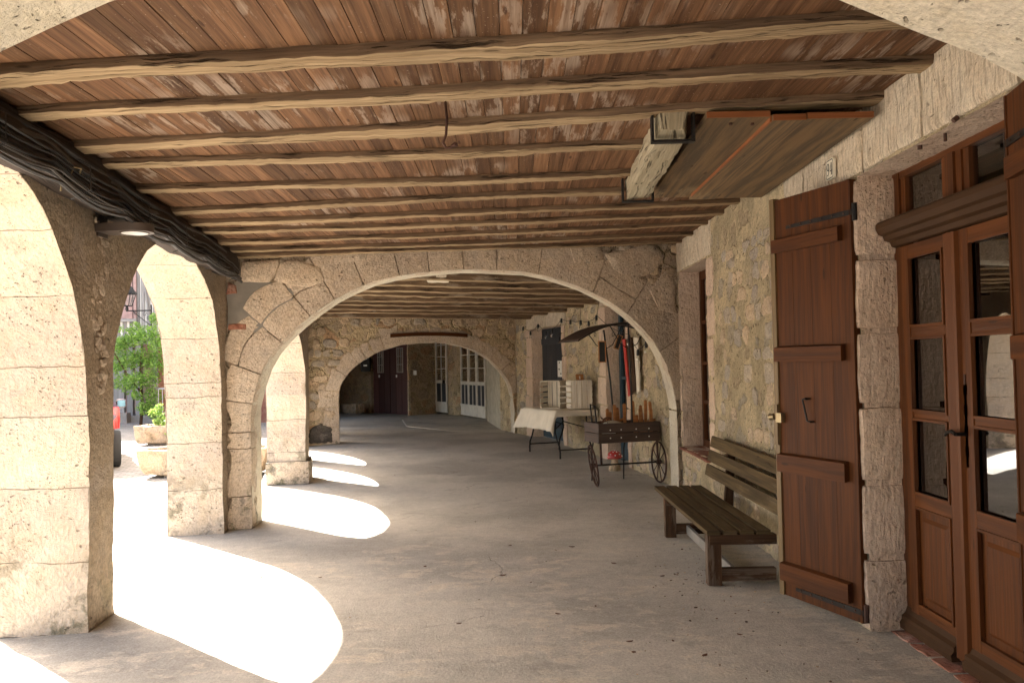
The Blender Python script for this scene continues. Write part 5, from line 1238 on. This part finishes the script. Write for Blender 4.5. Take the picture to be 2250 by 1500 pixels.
# maroon double door
p0 = Vector((-4.62, 27.6, 0)); p1 = Vector((-3.30, 26.3, 0)); d = p1 - p0; nr = Vector((-.7, -.71, 0))
for k in range(2):
    mb = MB(); F = lambda a, n_, z: (p0.x + d.x * a + nr.x * n_, p0.y + d.y * a + nr.y * n_, z)
    a0, a1 = k / 2 + .005, (k + 1) / 2 - .005
    for i in range(3): mb.hexa(lambda a, b, c: F(lerp(lerp(a0, a1, i / 3), lerp(a0, a1, (i + 1) / 3) - .006, a), .04 * b, .02 + 2.6 * c), (1, 1, 1), (.3, .04, 2.6), 0, 'maroon', random.random())
    o_ = mb.build('maroon_door', parent=fh, smooth=0)
    mb = MB(); c0 = a0 + .28 * (a1 - a0) if k == 0 else a0 + .40 * (a1 - a0); w = .16
    for (u0, u1, za, zb_) in [(c0, c0 + .018, 1.35, 2.15), (c0 + w, c0 + w + .018, 1.35, 2.15), (c0 + w / 3, c0 + w / 3 + .010, 1.37, 2.13), (c0 + 2 * w / 3, c0 + 2 * w / 3 + .010, 1.37, 2.13)] + [(c0 + .018, c0 + w, z_, z_ + .02) for z_ in (1.35, 1.60, 1.86, 2.13)]:
        mb.hexa(lambda a, b, c: F(lerp(u0, u1, a), lerp(.045, .06, b), lerp(za, zb_, c)), (1, 1, 1), (.02, .015, .1), 0, 'timber', .9)
    f_ = mb.build('window_grille', parent=o_, smooth=0)
    mb = MB(); mb.hexa(lambda a, b, c: F(lerp(c0, c0 + w, a), lerp(.0405, .044, b), lerp(1.36, 2.14, c)), (1, 1, 1), (.2, .01, .8), 0, 'glass'); mb.build('pane', parent=f_, smooth=0)
    mb = MB(); c = F((a0 + a1) / 2 - .06, .05, 1.2); mb.box((c[0] - .02, c[1] - .02, c[2]), (c[0] + .02, c[1], c[2] + .08), 'steel'); mb.build('handle_plate', parent=o_, smooth=0)
bx_ = MB(); bx_.box((-5.0, 27.3, 1.4), (-4.72, 27.5, 1.95), 'iron'); lb = bx_.build('letter_box', smooth=0, parent=None); tag(lb, 'dark metal meter box with two pale dials beside the maroon door', 'meter box')
q = MB()
for z in (1.80, 1.58): q.box((-4.92, 27.295, z), (-4.80, 27.30, z + .045), 'steel')
q.build('dial', parent=lb, smooth=0)
mb = MB(); mb.box((-3.02, 25.16, 1.28), (-2.92, 25.18, 1.42), 'paper'); q = mb.build('paper_notice', smooth=0); tag(q, 'small white card on the far stone wall right of the maroon door', 'notice')

def trough(name, label, loc, L_, W_, H_, rot=0, group=None):
    t = thing(name, label, 'planter', loc, group); mb = MB(); cs, sn = math.cos(rot), math.sin(rot); T = .07
    def F(x, y, z): return (loc[0] + x * cs - y * sn, loc[1] + x * sn + y * cs, loc[2] + z)
    tp = lambda z: 1 - .10 * (1 - z / H_) ** 1.5
    for (x0, x1, y0, y1) in ((-L_ / 2, L_ / 2, -W_ / 2, -W_ / 2 + T), (-L_ / 2, L_ / 2, W_ / 2 - T, W_ / 2), (-L_ / 2, -L_ / 2 + T, -W_ / 2 + T, W_ / 2 - T), (L_ / 2 - T, L_ / 2, -W_ / 2 + T, W_ / 2 - T)):
        mb.hexa(lambda a, b, c: F(lerp(x0, x1, a) * tp(c * H_), lerp(y0, y1, b) * tp(c * H_), .05 + c * (H_ - .05)), (max(2, int((x1 - x0) / .06)), max(2, int((y1 - y0) / .06)), 5), (x1 - x0, y1 - y0, H_), .02, 'trough', .7)
    mb.hexa(lambda a, b, c: F(lerp(-L_ / 2, L_ / 2, a) * .8, lerp(-W_ / 2, W_ / 2, b) * .8, .05 + .06 * c), (3, 3, 1), (L_, W_, .06), 0, 'trough', .6)
    mb.disp([(4, .02), (12, .012)]); mb.build('basin', parent=t)
    mb = MB(); mb.hexa(lambda a, b, c: F(lerp(-L_ * .3, L_ * .3, a), lerp(-W_ * .3, W_ * .3, b), .055 * c), (1, 1, 1), (L_, W_, .05), 0, 'stepstone', .3); mb.build('foot', parent=t)
    mb = MB(); mb.hexa(lambda a, b, c: F(lerp(-L_ / 2 + T, L_ / 2 - T, a), lerp(-W_ / 2 + T, W_ / 2 - T, b), H_ - .09 + .03 * c), (6, 4, 1), (L_, W_, .03), 0, 'soil'); mb.disp([(9, .01)]); mb.build('soil', parent=t)
    return t
trough('stone_trough', 'pale stone trough on the dim floor in front of the far left stone wall', (-5.25, 27.3, 0), .75, .4, .36, -.75)

# ------------------------------------------------------------------ street: planters, plants, tree, barrier, car, houses, lantern
Z = -.06
trough('stone_trough', 'long rough stone trough nearest the arcade in full sun', (-4.72, 12.75, Z), 1.95, .62, .43, .05)
trough('stone_trough', 'weathered hollow stone trough with an orange lichen spot, behind the nearer one', (-7.55, 18.2, Z), 1.35, .7, .43, -.1)
def leaves(mb, c, r, n, size, mt, flat=1.0):
    mi = mb.mat(mt)
    for _ in range(n):
        v = Vector((random.gauss(0, 1), random.gauss(0, 1), random.gauss(0, 1))).normalized() * (random.random() ** .45)
        p = Vector(c) + Vector((v.x * r[0], v.y * r[1], v.z * r[2])); q = Quaternion(Vector((random.gauss(0, 1), random.gauss(0, 1), random.gauss(0, 1))).normalized(), random.uniform(0, 6.28))
        s_ = size * random.uniform(.6, 1.3); a = q @ Vector((s_, 0, 0)); b = q @ Vector((0, s_ * .42, .0)); u = q @ Vector((0, 0, s_ * .12))
        mb.quad([p - a, p - b * .9 + u, p + a, p + b * .9 + u], None, random.random(), mi)
random.seed(2)
def plant(label, loc, blobs, n, size, h):
    t = thing('potted_plant', label, 'plant', loc)
    mb = MB()
    for k in range(7): mb.tube([tuple(Vector(loc) + Vector((0, 0, -.05))), tuple(Vector(loc) + Vector((random.gauss(0, .05), random.gauss(0, .05), h * .5))), tuple(Vector(loc) + Vector((random.gauss(0, .1), random.gauss(0, .08), h * .85)))], .006, 5, 'leaf'); 
    mb.build('stem', parent=t)
    mb = MB()
    for (dx, dz, r) in blobs: leaves(mb, (loc[0] + dx, loc[1], loc[2] + dz), (r, r, r), n, size, 'leaf2')
    mb.build('foliage', parent=t, smooth=0)
plant('pale green leafy plant growing in the nearest stone trough', (-5.18, 12.68, .36), [(-.02, .10, .09), (.08, .18, .09), (.0, .22, .07), (.12, .08, .1)], 70, .035, .3)
plant('pale green leggy plant in the trough behind', (-7.78, 18.15, .34), [(-.05, .10, .07), (-.12, .30, .10), (.02, .42, .09), (.08, .2, .1), (.12, .08, .1)], 60, .045, .5)

# shrub climbing beside the timber house
tr = thing('climbing_shrub', 'bright green leafy shrub climbing in front of the timbered house', 'shrub', (-11.0, 24.4, Z))
mb = MB()
mb.tube([(-10.98, 24.4, Z), (-10.93, 24.38, .7), (-10.98, 24.35, 1.4), (-10.9, 24.3, 2.1)], [.05, .045, .035, .02], 8, 'benchleg')
mb.tube([(-10.95, 24.4, .9), (-11.3, 24.2, 1.5), (-11.6, 24.1, 2.1)], [.03, .025, .015], 6, 'benchleg'); mb.build('trunk', parent=tr)
mb = MB()
def pxp(px, py, y=24.2): return ((px - 1125) / 1816 * y + .015 * 0, y, 1.55 + (815 - py) / 1816 * y)
random.seed(6)
for (px, py, r, n) in ((262, 760, .30, 260), (275, 748, .24, 220), (300, 742, .28, 260), (330, 735, .34, 300), (350, 760, .3, 260), (258, 800, .34, 260), (285, 790, .36, 300), (315, 785, .36, 300), (345, 800, .36, 260), (265, 838, .3, 170), (295, 835, .3, 220), (325, 832, .32, 260), (335, 870, .3, 240), (318, 895, .24, 200), (345, 700, .2, 140), (300, 715, .16, 60), (286, 725, .12, 40), (298, 868, .16, 60), (283, 852, .2, 60), (340, 905, .22, 160), (268, 722, .12, 20)):
    c = pxp(px, py, 24.2 + random.uniform(-.25, .25)); leaves(mb, c, (r * 1.15, r, r * .95), int(n * 1.9), .050, 'leaf')
mb.build('foliage', parent=tr, smooth=0)

ba = thing('crowd_barrier', 'galvanised metal barrier standing beside the green shrub', 'barrier', (-9.6, 24.0, Z))
mb = MB(); xs = (-10.28, -8.3); y0 = 24.0
mb.tube([(xs[0], y0, .12), (xs[0], y0, 1.04), (xs[1], y0, 1.04), (xs[1], y0, .12)], .022, 8, 'steel', closed=True); mb.build('frame', parent=ba)
for k in range(1, 17): mb = MB(); x = lerp(xs[0], xs[1], k / 17); mb.tube([(x, y0, .12), (x, y0, 1.04)], .010, 6, 'steel'); mb.build('bar', parent=ba)
for x in (xs[0] + .1, xs[1] - .1): mb = MB(); mb.tube([(x, y0 - .28, Z + .01), (x, y0, .10), (x, y0 + .28, Z + .01)], .016, 6, 'steel'); mb.build('leg', parent=ba)

# timbered house
th = thing('timbered_house', 'cream half-timbered house with rose-brown shutter across the street', 'house', (-14, 27, Z))
mb = MB(); mb.box((-21, 26.6, 2.55), (-7, 33, 9.5), 'housewall'); mb.build('upper_wall', parent=th, smooth=0)
mb = MB(); mb.box((-21, 28.6, Z), (-7, 28.9, 2.55), 'rose', .3); mb.box((-21, 26.75, Z), (-20.7, 28.6, 2.55), 'housewall'); mb.box((-11.3, 26.9, Z), (-7, 28.6, 2.55), 'brick', .5); mb.build('ground_wall', parent=th, smooth=0)
mb = MB()
def tpx(px): return (px - 1125) / 1816 * 26.5
mb.box((-21, 26.50, 2.42), (-7, 26.75, 2.68), 'timber', .5)
for px in (257, 271, 286, 301, 312, 324): x = tpx(px); mb.box((x - .055, 26.56, 2.68), (x + .055, 26.62, 4.2 if px < 300 else 9), 'timber', random.random())
for k in range(22):
    x = -20.8 + k * .38
    if x < -12.9: mb.box((x - .05, 26.56, 2.68), (x + .05, 26.62, 9), 'timber', random.random())
mb.bar((tpx(312), 26.55, 4.9), (tpx(333), 26.55, 2.7), .05, .10, 'timber', .5, up=(0, 1, 0)); mb.box((-21, 26.55, 4.2), (tpx(256), 26.61, 4.32), 'timber', .4)
mb.build('timber_frame', parent=th, smooth=0)
for px in (250, 262, 281, 300): mb = MB(); x = tpx(px); mb.box((x - .09, 26.6, .12), (x + .09, 26.75, 2.42), 'timber', random.random()); mb.build('porch_post', parent=th, smooth=0)
mb = MB(); x0, x1 = tpx(258), tpx(291); mb.box((x0, 26.50, 3.25), (x1, 26.55, 5.6), 'rose', .5); so = mb.build('shutter', parent=th, smooth=0)
mb = MB(); mb.box((x1 + .03, 26.5, 3.25), (x1 + .12, 26.54, 5.6), 'rose', .5); mb.box((x1 + .005, 26.52, 3.25), (x1 + .025, 26.54, 5.6), 'black'); mb.box((x0 - .04, 26.46, 3.15), (x1 + .14, 26.56, 3.24), 'timber', .6); mb.build('window_frame', parent=th, smooth=0)
mb = MB(); mb.prism([(-14, 26.2), (-11.4, 26.2), (-11.4, 28.4), (-14, 28.4)], lambda a, b, d: (a, b, d), Z, .14, 'stepstone'); mb.build('doorstep', parent=th, smooth=0)
mb = MB(); mb.box((-12.9, 25.9, Z), (-12.1, 26.18, .26), 'stepstone', .4); tag(mb.build('stone_block', smooth=0), 'low grey stone block in front of the house porch', 'stone')
# neighbouring brick house carrying the lantern
nh = thing('brick_house', 'red brick corner house partly hidden behind the second arcade pier', 'house', (-9, 25, Z))
mb = MB(); mb.box((-10.78, 25.0, 2.6), (-7.2, 26.45, 9), 'housewall'); mb.build('upper_wall', parent=nh, smooth=0)
mb = MB(); mb.box((-10.78, 25.02, Z), (-7.2, 26.4, 2.6), 'brick', .6); mb.build('ground_wall', parent=nh, smooth=0)
mb = MB(); mb.box((-10.84, 24.95, 2.5), (-7.2, 25.05, 2.7), 'timber'); mb.box((-10.84, 24.94, Z), (-10.72, 25.04, 9), 'timber'); mb.build('timber_frame', parent=nh, smooth=0)
# lantern
ln = thing('street_lantern', 'black four-sided street lantern on a scrolled wall bracket', 'lantern', (-11.5, 24.75, 3.4))
LX, LY, LZ = -11.53, 24.75, 3.42
mb = MB(); mb.tube([(LX, LY, LZ - .05), (-10.80, LY, LZ - .05)], .018, 8, 'iron'); mb.tube([(-10.80, LY, LZ - .55), (-10.80, LY, LZ + .12)], .022, 8, 'iron')
mb.tube([(-11.35, LY, LZ - .06), (-11.2, LY, LZ - .2), (-11.0, LY, LZ - .36), (-10.82, LY, LZ - .50)], .013, 6, 'iron')
for cx_, cz_, rr in ((-11.28, -.13, .06), (-11.0, -.16, .07), (-10.9, -.28, .05)): mb.tube([(LX * 0 + cx_ + rr * math.cos(k * .5) * (1 - k * .05), LY, LZ + cz_ + rr * math.sin(k * .5) * (1 - k * .05)) for k in range(14)], .008, 5, 'iron')
mb.build('bracket', parent=ln)
def sq(r, z): return [(LX + r * sx, LY + r * sy, LZ + z) for sx, sy in ((-1, -1), (1, -1), (1, 1), (-1, 1))]
mb = MB(); a, b = sq(.10, .10), sq(.19, .46)
for k in range(4): mb.tube([a[k], b[k]], .012, 6, 'iron')
mb.tube(a, .013, 6, 'iron', closed=True); mb.tube(b, .015, 6, 'iron', closed=True)
for k in range(4):
    k2 = (k + 1) % 4; mb.tube([tuple((Vector(a[k]) + Vector(a[k2])) / 2), tuple((Vector(b[k]) + Vector(b[k2])) / 2)], .007, 5, 'iron')
mb.tube([(LX, LY, LZ - .07), (LX, LY, LZ + .0), (LX, LY, LZ + .10)], [.03, .05, .03], 8, 'iron'); mb.build('cage', parent=ln)
mb = MB()
for k in range(4): k2 = (k + 1) % 4; mb.quad([a[k], a[k2], b[k2], b[k]], None, .5, mb.mat('glass2'))
mb.build('glass', parent=ln, smooth=0)
mb = MB(); prof = [(.22, .46), (.17, .56), (.11, .66), (.10, .70)]
for (r0, z0), (r1, z1) in zip(prof, prof[1:]):
    q0, q1 = sq(r0, z0), sq(r1, z1)
    for k in range(4): k2 = (k + 1) % 4; mb.quad([q0[k], q0[k2], q1[k2], q1[k]], None, .5, mb.mat('iron'))
mb.quad(sq(.10, .70), None, .5, mb.mat('iron')); mb.lathe([(.03, .70), (.05, .74), (.09, .75), (.04, .79), (0, .82)], (LX, LY, LZ), 12, 'iron'); mb.build('roof', parent=ln, smooth=30)

# ---- parked car, seen from behind at its right rear corner
car = thing('parked_car', 'dark hatchback parked in the sunny street, half hidden behind the near pier', 'car', (0, 0, 0))
HW = .72; LN = 4.0
st_ = [(0, .28, .60, .90, .78, 0.0), (.10, .22, .86, 1.02, .86, 0.0), (.35, .20, .90, 1.28, .66, 1), (.7, .20, .90, 1.44, .62, 1), (1.5, .20, .90, 1.50, .62, 1), (2.2, .20, .90, 1.45, .60, 1), (2.75, .20, .90, 1.10, .70, 1), (3.1, .22, .86, .96, .80, 0), (3.8, .26, .66, .82, .76, 0), (4.0, .35, .55, .62, .62, 0)]
# x = right, y = forward; origin at rear centre ground
mb = MB(); mi = mb.mat('carpaint'); rings = []
for (y, zb, zm, zt, hwt, _) in st_:
    hw = HW * (.93 if y < .05 or y > 3.9 else 1); b0 = len(mb.v); rings.append(b0)
    half = [(hw * .92, zb), (hw, zb + .14), (hw * 1.0, (zb + zm) / 2), (hw * .985, zm - .05), (hw * .95, zm), (lerp(hw * .95, hwt, .5), lerp(zm, zt, .55)), (hwt, zt - .03), (hwt * .85, zt), (0, zt + .02)]
    for (x, z) in half: mb.v.append((x, y, z))
    for (x, z) in half[-2::-1]: mb.v.append((-x, y, z))
n = 17
for r0, r1 in zip(rings, rings[1:]):
    for k in range(n - 1): mb.face((r0 + k, r1 + k, r1 + k + 1, r0 + k + 1), [(0, 0)] * 4, .5, mi)
    mb.face((r0 + n - 1, r1 + n - 1, r1, r0), [(0, 0)] * 4, .5, mi)
mb.face(tuple(rings[0] + k for k in range(n)), [(0, 0)] * n, .5, mi); mb.face(tuple(rings[-1] + k for k in reversed(range(n))), [(0, 0)] * n, .5, mi)
mb.build('body', parent=car, smooth=50)
mb = MB(); mb.hexa(lambda a, b, c: (lerp(-HW * 1.0, HW * 1.0, a), -.10 + .16 * b + .16 * abs(2 * a - 1) ** 4, lerp(.30, .60, c)), (14, 2, 4), (1.7, .1, .3), .04, 'bumper'); mb.build('rear_bumper', parent=car)
mb = MB(); mb.hexa(lambda a, b, c: (lerp(-.6, .6, a), lerp(.055, .30, c) - .03 + .01 * b, lerp(.98, 1.30, c)), (1, 1, 1), (1.2, .02, .3), 0, 'glass'); mb.build('rear_window', parent=car, smooth=0)
for sg in (1, -1):
    mb = MB(); mb.hexa(lambda a, b, c: (sg * lerp(.66, .845, a), lerp(-.035, .16, b) + .10 * c, lerp(.68, 1.04, c) + 0 * a), (4, 2, 3), (.18, .1, .34), .02, 'lens'); mb.build('tail_light', parent=car)
    mb = MB(); mb.prism([(.55, .93), (2.6, .93), (2.1, 1.36), (.85, 1.38)], lambda y, z, d: (sg * (lerp(.83, .655, (z - .93) / .45) + d), y, z), -.01, .012, 'black'); mb.build('side_window', parent=car, smooth=0)
    mb = MB(); mb.hexa(lambda a, b, c: (sg * lerp(.88, 1.06, a), lerp(2.28, 2.36, b), lerp(.94, 1.10, c)), (3, 2, 3), (.18, .08, .16), .02, 'carpaint'); mo_ = mb.build('wing_mirror', parent=car)
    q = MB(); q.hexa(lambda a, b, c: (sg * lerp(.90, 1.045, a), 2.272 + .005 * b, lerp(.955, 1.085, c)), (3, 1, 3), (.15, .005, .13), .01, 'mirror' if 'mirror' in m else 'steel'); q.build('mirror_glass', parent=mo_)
    for y in (.72, 3.15):
        mb = MB(); Mx = Matrix.Rotation(PI / 2, 3, 'Y'); mb.lathe([(.19, -.10), (.29, -.10), (.31, -.07), (.31, .07), (.29, .10), (.19, .10)], (sg * .78, y, .31), 28, 'tyre', M=Mx)
        w_ = mb.build('wheel', parent=car); q = MB(); q.lathe([(0, .07 * sg), (.05, .08 * sg), (.12, .06 * sg), (.19, .09 * sg), (.19, -.05 * sg)], (sg * .78, y, .31), 20, 'steel', M=Mx); q.build('hubcap', parent=w_)
mb = MB(); mb.box((-.26, -.125, .62), (.26, -.10, .73), 'whitepaint'); mb.build('plate', parent=car, smooth=0)
th_ = math.atan2(.47, .88); car.rotation_euler = (0, 0, th_)
rr_ = Vector((.80, .55, 0)); rr_.rotate(Matrix.Rotation(th_, 3, 'Z')); car.location = Vector((-6.70, 13.95, Z)) - rr_

# ------------------------------------------------------------------ camera, light, world
cd = bpy.data.cameras.new('camera'); co = bpy.data.objects.new('camera', cd); col.objects.link(co); sc.camera = co
cd.sensor_width = 36; cd.lens = 1816 / 2250 * 36; cd.clip_end = 500; cd.clip_start = .05
pt = math.atan(50 / 1816)
co.location = (0, 0, 1.55)
co.rotation_mode = 'XYZ'
Mc = Matrix.Rotation(PI / 2 + pt, 4, 'X') @ Matrix.Rotation(ROLL, 4, 'Z')
co.rotation_euler = Mc.to_euler()
EL = R(41)
sd = Vector((.743 * math.cos(EL), -.669 * math.cos(EL), -math.sin(EL)))
ld = bpy.data.lights.new('sun', 'SUN'); lo = bpy.data.objects.new('sun', ld); col.objects.link(lo)
ld.energy = SUN; ld.angle = R(.5); ld.color = (1, .965, .91); lo.rotation_euler = sd.to_track_quat('-Z', 'Y').to_euler(); lo.location = (-10, 15, 12)
w = bpy.data.worlds.new('World'); sc.world = w; w.use_nodes = True; nt = w.node_tree
bg = nt.nodes['Background']; sk = nt.nodes.new('ShaderNodeTexSky'); sk.sky_type = 'NISHITA'; sk.sun_disc = False; sk.sun_elevation = EL; sk.sun_rotation = R(-48); sk.air_density = 1.0; sk.dust_density = 4.0; sk.ozone_density = 1
wb = nt.nodes.new('ShaderNodeMix'); wb.data_type = 'RGBA'; wb.blend_type = 'MULTIPLY'; wb.inputs[0].default_value = 1; nt.links.new(sk.outputs[0], wb.inputs[6]); wb.inputs[7].default_value = (1, .955, .90, 1); nt.links.new(wb.outputs[2], bg.inputs[0]); bg.inputs[1].default_value = SKY
sc.view_settings.view_transform = 'Standard'; sc.view_settings.look = 'None'; sc.view_settings.gamma = 1; sc.view_settings.exposure = EXPO
cy = sc.cycles; cy.max_bounces = 14; cy.diffuse_bounces = 8; cy.glossy_bounces = 4; cy.transparent_max_bounces = 12; cy.caustics_reflective = False; cy.caustics_refractive = False
cy.sample_clamp_indirect = 12; cy.use_denoising = True
try: cy.denoiser = 'OPENIMAGEDENOISE'; cy.denoising_input_passes = 'RGB_ALBEDO_NORMAL'
except Exception: pass
